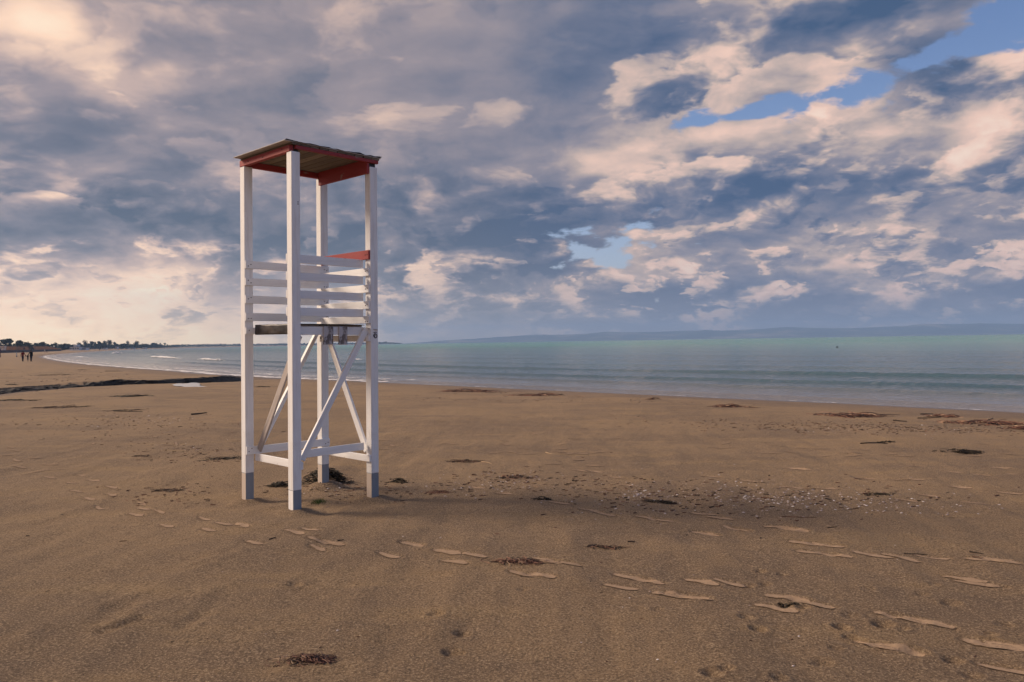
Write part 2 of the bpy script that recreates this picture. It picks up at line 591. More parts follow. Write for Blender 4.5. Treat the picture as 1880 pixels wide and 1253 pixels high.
def height(x, y, fine=True):
    x = np.asarray(x, float)
    y = np.asarray(y, float)
    d = shore_d(x, y)
    r = np.hypot(x, y)
    up = np.maximum(d, 0)
    z = np.where(d > 0, SEA + 0.6 * (1 - np.exp(-up / 7.0)), SEA + np.maximum(d * 0.085, -3.5))
    z = z + TOWER_RISE * np.exp(-(((x + 2.1) / 5.0) ** 2 + ((y - 8.4) / 5.0) ** 2))
    z = z + 0.7 * sst(d, 30, 110) * sst(r, 60, 160)
    # low bars, hummocks, wind-worked surface
    dry = sst(d, 0.5, 6)
    z = z + dry * (vfbm(x * .22, y * .22, 3, 4) - .5) * 0.16 * sst(r, 3, 30)
    z = z + dry * (vfbm(x * .9, y * .9, 9, 3) - .5) * 0.035
    u = x * _rd.x + y * _rd.y
    v = -x * _rd.y + y * _rd.x
    z = z + dry * (vfbm(u * .7, v * 2.6, 21, 3) - .5) * 0.050 * (1 - sst(r, 12, 26))
    z = z + dry * (vfbm(x * 7, y * 7, 31, 3) - .5) * 0.010 * (1 - sst(r, 9, 20))
    # stream bed
    bd = line_dist(x, y, BANK)
    far = inside(x, y, BANK_POLY)
    bed = 0.30 * (.42 + .58 * sst(y, 34.5, 38.0)) * np.exp(-(bd / 2.0) ** 2) * (~far) * sst(d, -3, 1.5)
    z = z - bed + far * 0.06 * np.exp(-bd / 2.5)
    if not fine:
        return z
    for px, py, rr, dp in PITS:
        q = ((x - px) ** 2 + (y - py) ** 2) / rr ** 2
        m = q < 12
        if m.any():
            z = z - np.where(m, dp * np.exp(-q) - dp * .3 * np.exp(-(np.sqrt(q) - 1.7) ** 2 * 3), 0)
    for A, B, dp, wd in SCUFFS:
        ax, ay = (A.x * .88 + B.x * .12), (A.y * .88 + B.y * .12)
        bx, by = (A.x * .12 + B.x * .88), (A.y * .12 + B.y * .88)
        q = line_dist(x, y, [(ax, ay), (bx, by)]) / (wd * (.6 + .8 * vfbm(x * 6, y * 6, 71, 2)))
        z = z - np.where(q < 4, dp * .55 * np.exp(-q * q) - dp * .15 * np.exp(-(q - 1.6) ** 2 * 2.5), 0)
    # sand banked up round the far post of the tower
    z = press(x, y, z)
    for qx, qy in ((-2.122, 7.75), (-1.483, 8.406), (-2.795, 8.406), (-2.156, 9.06)):
        rr_ = np.hypot(x - qx, y - qy)
        z = z + .022 * np.exp(-((rr_ - .10) / .07) ** 2) * (.5 + vfbm(x * 9, y * 9, 83, 2)) - .018 * np.exp(-((rr_ - .30) / .12) ** 2)
    z = z + 0.05 * np.exp(-(((x + 2.16) / .32) ** 2 + ((y - 9.06) / .32) ** 2))
    return z


_px = np.array([-2.122, -1.483, -2.795, -2.156])
_py = np.array([7.75, 8.406, 8.406, 9.06])
TOWER_RISE = -float(height(_px, _py).mean())          # the sand is level with the tower's feet


def gz(x, y, fine=False):
    return float(height(np.array([x]), np.array([y]), fine)[0])


def ground(px, py):
    """the point of the beach seen at a photograph pixel"""
    d = ray(px, py)
    z = 0.0
    for _ in range(6):
        t = (z - EYE) / d.z
        x, y = d.x * t, d.y * t
        z = 0.5 * z + 0.5 * gz(x, y)
    return Vector((x, y, gz(x, y, True)))


# ------------------------------------------------------------------ sand
def sand_material():
    m, nt = material('sand')
    p = nt.pos
    big = nt.noise(p, 0.35, 4.0, 0.6)
    midn = nt.noise(p, 2.2, 5.0, 0.6)
    fine = nt.noise(p, 24.0, 6.0, 0.75)
    grain = nt.noise(p, 75.0, 4.0, 0.8)
    st_ = nt.new('ShaderNodeMapping')
    nt.put(st_.inputs[0], p)
    st_.inputs['Rotation'].default_value = (0, 0, math.radians(38))
    st_.inputs['Scale'].default_value = (0.5, 2.2, 1.0)
    streak = nt.noise(st_.outputs[0], 0.8, 5.0, 0.6)
    c = nt.mix(nt.sstep(big, 0.38, 0.62), (0.220, 0.153, 0.099, 1), (0.301, 0.207, 0.123, 1))
    c = nt.mix(nt.sstep(streak, 0.50, 0.72) * 0.65, c, (0.363, 0.247, 0.129, 1))
    c = nt.mix(nt.sstep(streak, 0.46, 0.28) * 0.5, c, (0.175, 0.125, 0.088, 1))
    c = nt.mix(nt.sstep(midn, 0.46, 0.72) * 0.35, c, (0.363, 0.241, 0.126, 1))
    c = nt.mix(nt.sstep(fine, 0.52, 0.72) * 0.55, c, (0.437, 0.315, 0.193, 1))
    c = nt.mix(nt.sstep(fine, 0.46, 0.28) * 0.55, c, (0.138, 0.099, 0.066, 1))
    c = nt.mix(nt.sstep(grain, 0.53, 0.62) * 0.85, c, (0.563, 0.425, 0.277, 1))
    c = nt.mix(nt.sstep(grain, 0.47, 0.37) * 0.9, c, (0.087, 0.064, 0.046, 1))
    at = nt.new('ShaderNodeAttribute', attribute_name='wet')
    wet = V(nt, at.outputs['Fac'])
    c = nt.mix(wet, c, (0.118, 0.088, 0.074, 1))
    nt.put(nt.b.inputs['Base Color'], c)
    nt.put(nt.b.inputs['Roughness'], nt.lin(wet, 0.0, 1.0, 0.92, 0.22))
    nt.b.inputs['Specular IOR Level'].default_value = 0.25
    b1 = bump(nt, nt.noise(p, 14.0, 5.0, 0.6), 0.55, 0.03)
    b2 = bump(nt, fine, 0.8, 0.022, b1)
    b3 = bump(nt, grain, 1.0, 0.020, b2)
    nt.l.new(b3, nt.b.inputs['Normal'])
    return m


M_SAND = sand_material()
r_rows = np.concatenate([np.geomspace(0.25, 2.7, 40)[:-1], np.geomspace(2.7, 42, 640)[:-1], np.geomspace(42, 400, 130)[:-1], np.geomspace(400, 3600, 40)])
az_f = np.radians(np.linspace(-43, 43, 820))
az_b = np.radians(np.linspace(43, 317, 70)[1:-1])
az_c = np.concatenate([az_f, az_b])
RR, AA = np.meshgrid(r_rows, az_c, indexing='ij')
gx, gy = np.clip(RR * np.sin(AA), -1290, 1e9), RR * np.cos(AA)
gzv = height(gx, gy)
gd = shore_d(gx, gy)
beach, _ = grid_obj('beach', gx, gy, gzv, M_SAND, wrap=True)
tag(beach, 'brown sand beach with footprints sloping down to the water', kind='structure')
wet = np.clip(1.25 * sst(gd + (vfbm(gx * .5, gy * .5, 5, 3) - .5) * 2.0, 2.6, 0.3), 0, 1)
bd_ = line_dist(gx, gy, BANK)
wet = np.maximum(wet, 0.9 * np.exp(-(bd_ / 1.1) ** 2) * (~inside(gx, gy, BANK_POLY)))
wet = np.maximum(wet, 0.35 * sst(gd, 7, 3))
a_ = beach.data.attributes.new('wet', 'FLOAT', 'POINT')
a_.data.foreach_set('value', wet.reshape(-1).astype(np.float32))


# ------------------------------------------------------------------ sea
def sea_material():
    m, nt = material('sea_water')
    p = nt.pos
    x, y, z = nt.xyz(p)
    dist = nt.math('SQRT', x * x + y * y)
    n = nt.noise(p, 0.02, 3.0, 0.5)
    at = nt.new('ShaderNodeAttribute', attribute_name='off')
    off = V(nt, at.outputs['Fac'])                      # metres from the water's edge
    # turbid shallows, blue-grey water, then the green water of the open bay
    c = nt.mix(nt.sstep(off, 0.0, 12.0), (0.20, 0.185, 0.18, 1), (0.060, 0.110, 0.140, 1))
    c = nt.mix(nt.sstep(off + n * 120.0, 40.0, 330.0), c, (0.12, 0.30, 0.27, 1))
    c = nt.mix(nt.sstep(off, 400.0, 2500.0) * 0.7, c, (0.17, 0.42, 0.25, 1))
    c = nt.mix(nt.sstep(x, 150.0, 1500.0) * 0.55, c, (0.07, 0.17, 0.18, 1))
    nt.put(nt.b.inputs['Base Color'], c)
    nt.b.inputs['IOR'].default_value = 1.33
    nt.put(nt.b.inputs['Roughness'], nt.lin(dist, 20.0, 400.0, 0.09, 0.26))
    sx = nt.new('ShaderNodeMapping')
    nt.put(sx.inputs[0], p)
    sx.inputs['Rotation'].default_value = (0, 0, math.radians(45))
    sx.inputs['Scale'].default_value = (0.55, 1.5, 1.0)
    w1 = nt.noise(sx.outputs[0], 1.1, 5.0, 0.6)
    w2 = nt.noise(sx.outputs[0], 4.5, 4.0, 0.6)
    w3 = nt.noise(sx.outputs[0], 0.12, 5.0, 0.6)
    b1 = bump(nt, w3, 0.35, 1.2)
    b2 = bump(nt, w1, 1.0, 0.20, b1)
    b3 = bump(nt, w2, 1.0, 0.050, b2)
    nt.l.new(b3, nt.b.inputs['Normal'])
    return m


M_SEA = sea_material()
s_rows = np.concatenate([np.geomspace(14, 120, 460)[:-1], np.geomspace(120, 600, 160)[:-1], np.geomspace(600, 9000, 80)])
saz = np.radians(np.concatenate([np.linspace(-46, 46, 520), np.linspace(47, 130, 40)]))
SR, SA = np.meshgrid(s_rows, saz, indexing='ij')
sxx, syy = np.clip(SR * np.sin(SA), -1290, 1e9), SR * np.cos(SA)
sd = -shore_d(sxx, syy)
wob = (vfbm(sxx * .035, syy * .035, 41, 3) - .5) * 5.0
along = vfbm(sxx * .05, syy * .05, 77, 3)
sz = np.full(sd.shape, SEA)
for s0, amp, wid in ((1.5, .06, .35), (6.6, .07, .32), (11.2, .12, .34), (19.6, .16, .40), (30, .10, 1.5), (44, .08, 2.0), (62, .08, 2.6), (90, .08, 3)):
    t = sd - s0 - wob * (0.12 + s0 * 0.012)
    t = np.where(t < 0, t / (wid * 0.75), t / (wid * 1.6))
    sz = sz + amp * np.exp(-t * t) * (0.35 + 1.1 * along) * sst(s0 * 0 + sd, 0.2, 2.0)
chop = (vfbm(sxx * 1.2 + syy * .5, syy * 1.0 - sxx * .6, 51, 4, .6) - .5)
sz = sz + chop * 0.07 * sst(sd, 1.0, 9) * (1 - sst(SR, 90, 300))
keep = sd > -2.5
sea, used = grid_obj('sea', sxx, syy, np.where(sd < 0, SEA - 0.02 * np.clip(-sd, 0, 1), sz), M_SEA, keep=keep)
tag(sea, 'calm green and grey-blue sea with low swells', kind='structure')
a_ = sea.data.attributes.new('off', 'FLOAT', 'POINT')
a_.data.foreach_set('value', sd.reshape(-1)[used].astype(np.float32))


# ------------------------------------------------------------------ foam at the water's edge and on the breaking crests
def foam_material():
    m, nt = material('sea_foam')
    at = nt.new('ShaderNodeAttribute', attribute_name='edge')
    e = V(nt, at.outputs['Fac'])
    n = nt.noise(nt.pos, 1.6, 7.0, 0.66)
    f = nt.sstep(n + e * 0.62, 0.74, 0.90)
    nt.b.inputs['Base Color'].default_value = (0.80, 0.78, 0.77, 1)
    nt.b.inputs['Roughness'].default_value = 0.8
    nt.put(nt.b.inputs['Alpha'], f)
    nt.l.new(bump(nt, n, 0.6, 0.04), nt.b.inputs['Normal'])
    return m


M_FOAM = foam_material()


def foam_strip(name, line, offs, lift, gain):
    """band of foam following a line; offs: offsets to the left of its direction, gain: foam amount per offset"""
    line = np.asarray(line, float)
    t = np.gradient(line, axis=0)
    t /= np.linalg.norm(t, axis=1)[:, None] + 1e-9
    nrm = np.stack([-t[:, 1], t[:, 0]], 1)
    X = np.stack([line[:, 0] + nrm[:, 0] * o for o in offs])
    Y = np.stack([line[:, 1] + nrm[:, 1] * o for o in offs])
    Z = np.stack([np.full(len(line), l) for l in lift])
    E = np.stack([np.full(len(line), g) for g in gain]).astype(float)
    E[:, 0] = E[:, -1] = 0
    o, _ = grid_obj(name, X, Y, Z, M_FOAM)
    at = o.data.attributes.new('edge', 'FLOAT', 'POINT')
    at.data.foreach_set('value', E.reshape(-1).astype(np.float32))
    return o


def resample(pts, step_k):
    pts = np.asarray(pts, float)
    seg = np.linalg.norm(np.diff(pts, axis=0), axis=1)
    s = np.concatenate([[0], np.cumsum(seg)])
    q = np.linspace(0, s[-1], max(8, int(s[-1] / step_k)))
    return np.stack([np.interp(q, s, pts[:, 0]), np.interp(q, s, pts[:, 1])], 1)


_shore_l = SHORE[(SHORE[:, 1] > 44) & (SHORE[:, 1] < 420)]
_ln = resample(_shore_l, 0.5)
_j = (vfbm(_ln[:, 0] * .3, _ln[:, 1] * .3, 61, 3) - .5) * 1.6
_ln[:, 0] += _j * .6
_ln[:, 1] += _j * .6
_g = 1.0
SH = foam_strip('shore_foam', _ln, (0.9, 0.45, 0.0, -0.6, -1.3, -2.2, -3.2, -4.2), (SEA + .055, SEA + .05, SEA + .05, SEA + .06, SEA + .055, SEA + .06, SEA + .06, SEA + .03),
                (0.0, .35, .62, .40, .22, .46, .2, 0.0))
tag(SH, 'white foam washing along the edge of the water', kind='stuff')
_shore_r = SHORE[(SHORE[:, 1] > 10) & (SHORE[:, 1] < 48)]
_ln = resample(_shore_r, 0.25)
SH2 = foam_strip('swash_foam', _ln, (0.35, 0.15, 0.0, -0.15, -0.35), (SEA + .028, SEA + .022, SEA + .016, SEA + .02, SEA + .01), (0.0, .22, .40, .20, 0.0))
tag(SH2, 'thin line of foam where the sea meets the sand', kind='stuff')


def crest(px0, py0, px1, py1, label, hgt, wid):
    a, b = on_z(px0, py0, SEA), on_z(px1, py1, SEA)
    n = 70
    t = np.linspace(0, 1, n)
    lx = a.x + (b.x - a.x) * t
    ly = a.y + (b.y - a.y) * t + (vfbm(t * 9, t * 0, int(px0), 4, .6) - .5) * wid * 1.6
    env = np.sin(np.pi * np.clip(t, .01, .99)) ** .6 * (.35 + 1.1 * vfbm(t * 14, t * 0 + 3, int(px0) + 5, 4, .65))
    k = np.array([1.0, .5, .15, -.2, -.55, -1.0])
    h_ = np.array([0, .55, 1.0, .8, .35, 0])
    X = np.repeat(lx[None, :], 6, 0)
    Y = ly[None, :] + k[:, None] * wid * (.5 + .8 * env[None, :])
    Z = SEA - .02 + h_[:, None] * hgt * env[None, :]
    E = np.array([.1, .5, .62, .62, .45, .1])[:, None] * (.55 + .6 * env[None, :])
    o, _ = grid_obj('breaking_wave', X, Y, Z, M_FOAM)
    at = o.data.attributes.new('edge', 'FLOAT', 'POINT')
    at.data.foreach_set('value', E.reshape(-1).astype(np.float32))
    tag(o, label, 'wave', 'small breaking waves near the shore')
    return o


crest(273, 655.6, 336, 659, 'white breaking wave crest left of the other one, left of the tower', .34, 1.6)
crest(362, 660.3, 416, 662.6, 'white breaking wave crest nearest the left tower post', .30, 1.3)
crest(204, 649.8, 222, 648.6, 'small white breaking wave crest far along the curving bay', .55, 3.5)
crest(136, 656.0, 160, 656.4, 'pale breaking wave crest beside the bend of the shore', .22, 2.0)
crest(640, 661.0, 668, 661.6, 'thin white breaking wave crest seen between the tower posts', .24, 1.0)


# ------------------------------------------------------------------ painted and weathered wood
def wood_paint(name, col, worn, wear=0.62, grain_axis=2, rough=0.55, streak=0.25, var=0.07):
    m, nt = material(name)
    mp = nt.new('ShaderNodeMapping')
    nt.put(mp.inputs[0], nt.obj)
    s = [26.0, 26.0, 26.0]
    s[grain_axis] = 2.2
    mp.inputs['Scale'].default_value = s
    g = nt.noise(mp.outputs[0], 1.0, 6.0, 0.62)
    n = nt.noise(nt.obj, 7.0, 7.0, 0.62)
    n2 = nt.noise(nt.obj, 60.0, 3.0, 0.6)
    chip = nt.sstep(n * 0.55 + g * 0.45 + (n2 - 0.5) * 0.12, wear, wear + 0.05)
    dirty = nt.mix(nt.sstep(g, 0.42, 0.75) * streak, (*col, 1), (col[0] * .62, col[1] * .57, col[2] * .52, 1))
    dirty = nt.mix(nt.sstep(n, 0.5, 0.8) * 0.25, dirty, (col[0] * .7, col[1] * .66, col[2] * .6, 1))
    oi = nt.new('ShaderNodeObjectInfo')
    fin = nt.mix(chip, dirty, (*worn, 1))
    vary = nt.lin(oi.outputs['Random'], 0.0, 1.0, 1.0 - var, 1.0)
    hsv = nt.new('ShaderNodeHueSaturation')
    nt.put(hsv.inputs['Value'], vary)
    nt.put(hsv.inputs['Color'], fin)
    nt.put(nt.b.inputs['Base Color'], hsv.outputs[0])
    nt.put(nt.b.inputs['Roughness'], nt.lin(chip, 0.0, 1.0, rough, 0.85))
    nt.b.inputs['Specular IOR Level'].default_value = 0.35
    b1 = bump(nt, g, 0.35, 0.003)
    nt.l.new(bump(nt, chip, -0.4, 0.002, b1), nt.b.inputs['Normal'])
    return m


WHITE = (0.83, 0.835, 0.85)
GREYW = (0.30, 0.26, 0.235)
M_WPOST = wood_paint('white_paint_post', WHITE, GREYW, 0.655, 2, streak=0.4)
M_WX = wood_paint('white_paint_board_x', WHITE, GREYW, 0.635, 0)
M_WY = wood_paint('white_paint_board_y', WHITE, GREYW, 0.635, 1)
M_REDX = wood_paint('red_paint_x', (0.30, 0.036, 0.038), (0.30, 0.20, 0.17), 0.60, 0, 0.6)
M_REDY = wood_paint('red_paint_y', (0.30, 0.036, 0.038), (0.30, 0.20, 0.17), 0.60, 1, 0.6)
M_SLATE = wood_paint('slate_paint', (0.25, 0.275, 0.315), (0.34, 0.31, 0.29), 0.64, 2)
M_CREAM = wood_paint('stained_cream_paint', (0.54, 0.46, 0.40), (0.36, 0.28, 0.22), 0.60, 2)
M_RAW = wood_paint('raw_grey_wood', (0.45, 0.40, 0.375), (0.25, 0.21, 0.18), 0.60, 2, 0.8, 0.6)
M_PLANK = wood_paint('weathered_roof_plank', (0.25, 0.20, 0.15), (0.11, 0.085, 0.065), 0.58, 1, 0.85, 0.7, var=0.5)
M_PEEL = wood_paint('peeling_paint_board', (0.52, 0.50, 0.52), (0.17, 0.145, 0.14), 0.50, 2, 0.8, 0.6)
M_SHEET = wood_paint('grey_plywood', (0.46, 0.43, 0.41), (0.25, 0.22, 0.2), 0.6, 1, 0.8, 0.5)
M_FELT = simple_mat('roofing_felt', (0.022, 0.023, 0.025), 0.62, 0.35, 9.0, 0.4, 0.6)
M_TAR = simple_mat('wrinkled_tar_sheet', (0.030, 0.022, 0.018), 0.38, 0.5, 6.0, 0.5, 0.5)
M_NAIL = simple_mat('rusty_nail', (0.05, 0.03, 0.025), 0.6, 0.2, 30.0)

TS1, TS2, HW = 0.916, 0.940, 0.0465
tower = empty('lifeguard_tower', (-2.122, 7.75, 0.0), math.radians(45.75))
tower.matrix_world = Matrix.Translation((-2.128, 7.75, 0.0)) @ Matrix.Rotation(math.radians(.58), 4, 'Y') @ Matrix.Rotation(math.radians(45.75), 4, 'Z')
tag(tower, 'tall white wooden lifeguard tower with red roof beams standing on the sand', 'lifeguard tower')


def box(name, lo, hi, mat, parent=None, bev=0.003, mats=None, face_mat=None):
    bm = bmesh.new()
    lo, hi = Vector(lo), Vector(hi)
    c = (lo + hi) / 2
    bmesh.ops.create_cube(bm, size=1.0)
    for v in bm.verts:
        v.co = Vector((v.co.x * (hi.x - lo.x), v.co.y * (hi.y - lo.y), v.co.z * (hi.z - lo.z)))
    if face_mat:
        for f in bm.faces:
            f.material_index = face_mat(f.normal)
    if bev:
        bmesh.ops.bevel(bm, geom=list(bm.edges), offset=bev, segments=1, affect='EDGES', profile=0.7)
    me = bpy.data.meshes.new(name)
    bm.to_mesh(me)
    bm.free()
    for m in (mats or [mat]):
        me.materials.append(m)
    o = bpy.data.objects.new(name, me)
    COL.objects.link(o)
    o.location = c
    if parent is not None:
        o.parent = parent
    return o


def bar(name, p0, p1, side, w, t, mat, parent):
    """board from p0 to p1: t thick along `side`, w wide across"""
    p0, p1, side = Vector(p0), Vector(p1), Vector(side).normalized()
    L = (p1 - p0).length
    zax = (p1 - p0).normalized()
    xax = side
    yax = zax.cross(xax).normalized()
    o = box(name, (-t / 2, -w / 2, -L / 2), (t / 2, w / 2, L / 2), mat, parent)
    R = Matrix((xax, yax, zax)).transposed()
    o.matrix_local = Matrix.Translation((p0 + p1) / 2) @ R.to_4x4()
    return o


ZP = 3.470
posts = {}
for key, x, y, zb, lab, fx in (('N', 0, 0, 0.200, 'post nearest the viewer', 0), ('R', TS1, 0, 0.255, None, 1), ('L', 0, TS2, 0.265, None, 1), ('B', TS1, TS2, 0.250, None, 1)):
    p = box('post', (x - HW, y - HW, zb), (x + HW, y + HW, ZP - (0.012 if key == 'R' else 0.0)), M_WPOST, tower, 0.004)
    # lower end: slate paint on the faces turned to the sea side, stained cream on the others
    f = box('post_base', (x - HW + .0006, y - HW + .0006, -0.35), (x + HW - .0006, y + HW - .0006, zb), None, tower, 0.004,
            mats=[M_SLATE, M_WPOST if key == 'N' else M_CREAM], face_mat=lambda n: 1 if n.x < -0.5 else 0)
    f.parent = p
    f.location = f.location - p.location
    f['label'] = 'slate blue painted foot of the post'
    posts[key] = p

# nails: one mesh, shared
_nm = bpy.data.meshes.new('nail')
_bm = bmesh.new()
bmesh.ops.create_cone(_bm, cap_ends=True, segments=8, radius1=0.0065, radius2=0.0045, depth=0.006)
_bm.to_mesh(_nm)
_bm.free()
_nm.materials.append(M_NAIL)


def nail(parent, loc, axis):
    o = bpy.data.objects.new('nail', _nm)
    COL.objects.link(o)
    o.parent = parent
    q = Vector(axis).to_track_quat('Z', 'Y')
    o.matrix_local = Matrix.Translation(Vector(loc) - (Vector() if parent is tower else parent.location)) @ q.to_matrix().to_4x4()


def jit(s=0.004):
    return random.uniform(-s, s)


ty = 0.022
# seaward front: four slats between near and right post
for zb in (1.887, 2.056, 2.233, 2.407):
    o = box('slat', (-HW, HW + .0005, zb + jit(.003)), (TS1 - HW - .026, HW + ty, zb + .082), M_WX, tower)
    o.rotation_euler.y = jit(.004)
# back left: four slats between left and far post
for zb in (1.858, 2.040, 2.224, 2.400):
    o = box('slat', (-HW, TS2 - HW - ty, zb + jit(.003)), (TS1 + HW - .004, TS2 - HW - .0005, zb + .080), M_WX, tower)
    o.rotation_euler.y = jit(.005)
    for xn in (-.018, .012, TS1 - .018, TS1 + .014):
        nail(o, (xn, TS2 - HW - ty - .001, zb + .04 + random.uniform(-.022, .022)), (0, -1, 0))
# back right: four white slats and the red top board
for zb, zt, mt, nm in ((1.822, 1.900, M_WY, 'slat'), (1.970, 2.052, M_WY, 'slat'), (2.142, 2.224, M_WY, 'slat'), (2.316, 2.398, M_WY, 'slat'), (2.488, 2.585, M_REDY, 'top_board')):
    o = box(nm, (TS1 - HW - ty, -HW + .004, zb), (TS1 - HW - .0005, TS2 - HW - ty - .006, zt), mt, tower)
    o.rotation_euler.x = jit(.006)
    if nm == 'top_board':
        o['label'] = 'faded red top board of the backrest'
    for yn in (-.016, .014):
        nail(o, (TS1 - HW - ty - .001, yn, (zb + zt) / 2 + random.uniform(-.024, .024)), (-1, 0, 0))

# seat: planks, covered by a thin dark sheet
for k in range(6):
    x0 = HW + .034 + k * 0.1285
    box('seat_plank', (x0, HW + .028, 1.786), (x0 + .122, TS2 - HW - .028, 1.804), M_RAW, tower)
X, Y = np.meshgrid(np.linspace(HW + .012, TS1 - HW - .028, 26), np.linspace(HW - .020, TS2 - HW - .027, 20), indexing='ij')
Z = 1.8085 + 0.006 * (vfbm(X * 6, Y * 6, 5, 3)) - .010 * np.exp(-((Y - HW + .02) / .03) ** 2) * vfbm(X * 9, Y * 0, 8, 2)
o, _ = grid_obj('seat_cover', X, Y, Z, M_FELT, parent=tower)
sm = o.modifiers.new('thick', 'SOLIDIFY')
sm.thickness = 0.006
sm.offset = 1.0
# rails under the seat
box('seat_rail', (HW + .034, HW + .0005, 1.700), (TS1 - HW - .030, HW + .025, 1.784), M_WX, tower)
o = box('seat_rail', (-HW, TS2 - HW - .025, 1.716), (TS1 - HW - .004, TS2 - HW - .0005, 1.784), M_WX, tower)
nail(o, (-.012, TS2 - HW - .026, 1.755), (0, -1, 0))
o = box('seat_rail', (TS1 - HW - .026, -HW + .004, 1.632), (TS1 - HW - .0005, TS2 - HW - .004, 1.698), M_WY, tower)
for yn in (TS2 - .07, TS2 - .085):
    nail(o, (TS1 - HW - .027, yn, 1.665 + jit(.015)), (-1, 0, 0))
# side board wrapped in wrinkled tar sheet
n_u, n_v = 44, 9
U, Vv = np.meshgrid(np.linspace(HW + .002, TS2 - HW - .028, n_u), np.linspace(0, 1, n_v), indexing='ij')
ZZ = 1.708 + 0.104 * Vv + .006 * (vfbm(U * 5, Vv, 3, 2) - .5) * Vv
XX = HW + .006 - .016 * (vfbm(U * 10, Vv * 1.6, 4, 3) - .35) * np.sin(Vv * math.pi) ** .5
o, _ = grid_obj('side_board', XX, U, ZZ, M_TAR, parent=tower)
sm = o.modifiers.new('thick', 'SOLIDIFY')
sm.thickness = 0.018
o['label'] = 'black wrinkled tar sheet wrapped over the seat side board'
# two peeling boards hanging from the seat front
for xc, w, zl in ((.405, .112, 1.604), (.580, .100, 1.602)):
    o = box('hanging_board', (xc - w / 2, HW - .021, zl), (xc + w / 2, HW - .001, 1.786), M_PEEL, tower)
    o['label'] = 'short board with peeling grey paint hanging below the seat'
# lower rails
box('lower_rail', (HW + .024, HW + .0005, .490), (TS1 - HW - .026, HW + ty, .568), M_WX, tower).rotation_euler.y = -.012
o = box('lower_rail', (-HW + .002, TS2 - HW - ty, .458), (TS1 + HW - .002, TS2 - HW - .0005, .540), M_WX, tower)
for xn in (-.02, .012, TS1 - .012, TS1 + .02):
    nail(o, (xn, TS2 - HW - ty - .001, .50 + jit(.02)), (0, -1, 0))
box('lower_rail', (HW + .0005, -HW + .003, .390), (HW + ty, TS2 - HW - ty - .004, .466), M_WY, tower)
box('lower_rail', (TS1 - HW - ty, -HW + .003, .376), (TS1 - HW - .0005, TS2 - HW - ty - .004, .446), M_WY, tower)
# diagonal braces
bar('brace', (.085, .016, .475), (TS1 - HW - .014, .016, 1.765), (0, 1, 0), .062, .030, M_WPOST, tower)
o = bar('brace', (HW + .040, TS2 - .085, .50), (HW + .040, .045, 1.70), (1, 0, 0), .078, .022, M_RAW, tower)
o['label'] = 'unpainted grey diagonal brace'
bar('brace', (.13, TS2 - .020, .52), (TS1 - .085, TS2 - .020, 1.74), (0, 1, 0), .042, .048, M_WPOST, tower)
bar('brace', (TS1 - .012, TS2 - .15, 1.66), (TS1 - .012, .085, .475), (1, 0, 0), .078, .026, M_WPOST, tower)

# roof frame
box('roof_beam', (-HW - .004, -HW + .03, ZP + .001), (-HW + .040, TS2 + HW, ZP + .064), M_REDY, tower)
box('roof_beam', (-HW + .042, TS2 - .02, ZP + .001), (TS1 + HW, TS2 + .02, ZP + .062), M_REDX, tower)
box('roof_beam', (TS1 - HW - .032, -HW + .01, 3.385), (TS1 - HW - .0005, TS2 - HW - .004, ZP + .062), M_REDY, tower)
o = box('roof_beam', (-HW + .046, -HW - .006, ZP + .028), (TS1 + HW + .012, -HW + .030, ZP + .063), M_REDX, tower)
o['label'] = 'thin dark red edge strip of the roof'
o = box('gap_block', (-HW + .042, -HW + .031, ZP + .001), (HW, HW, ZP + .0635), M_FELT, tower)  # near-black block stands in for the shadowed gap above the near post
box('gap_block', (TS1 - HW + .004, -HW + .031, ZP - .010), (TS1 + HW - .004, HW - .01, ZP + .0635), M_FELT, tower)  # dark fill put in place of the shaded gap over the right post
box('gap_block', (TS1 - HW + .006, TS2 - HW + .004, ZP + .001), (TS1 + HW - .006, TS2 - .022, ZP + .0615), M_REDX, tower)
for yn in (.12, .5, .8):
    nail(tower, (-HW - .006, yn, ZP + .034 + jit(.012)), (-1, 0, 0))
xr0, xr1, yr0, yr1 = -.122, TS1 + .092, -.062, TS2 + .045
nx = 10
wpl = (xr1 - .01 + .045) / nx
for k in range(nx):
    x0 = -.045 + k * wpl
    box('roof_plank', (x0, yr0 + .012 + jit(.006), ZP + .0650), (x0 + wpl - .009, yr1 - .01 + jit(.006), ZP + .083 + jit(.001)), M_PLANK, tower, .002)
o = box('roof_sheet', (xr0, yr0 + .004, ZP + .0860), (xr1 - .006, yr1 - .004, ZP + .0935), M_SHEET, tower, .001)
X, Y = np.meshgrid(np.linspace(xr0 + .012, xr1, 60), np.linspace(yr0, yr1 - .008, 44), indexing='ij')
edge = np.exp(-((Y - yr0) / .03) ** 2) + .6 * np.exp(-((xr1 - X) / .03) ** 2)
Y = Y + edge * (vfbm(X * 14, Y * 0 + 2, 6, 3) - .6) * .030
Z = ZP + .0955 + .006 * vfbm(X * 7, Y * 7, 12, 3) + edge * (vfbm(X * 11, Y * 3, 14, 3) - .45) * .026
Z = np.maximum(Z, ZP + .0945)
o, _ = grid_obj('roof_felt', X, Y, Z, M_FELT, parent=tower)
sm = o.modifiers.new('thick', 'SOLIDIFY')
sm.thickness = 0.004
sm.offset = 1.0

# nails and a hand-drawn spiral mark on the posts
for zz in (2.985, 2.965):
    nail(posts['N'], (.022, -HW - .001, zz), (0, -1, 0))
M_INK = simple_mat('blue_black_ink', (0.015, 0.015, 0.05), 0.6, 0.1)


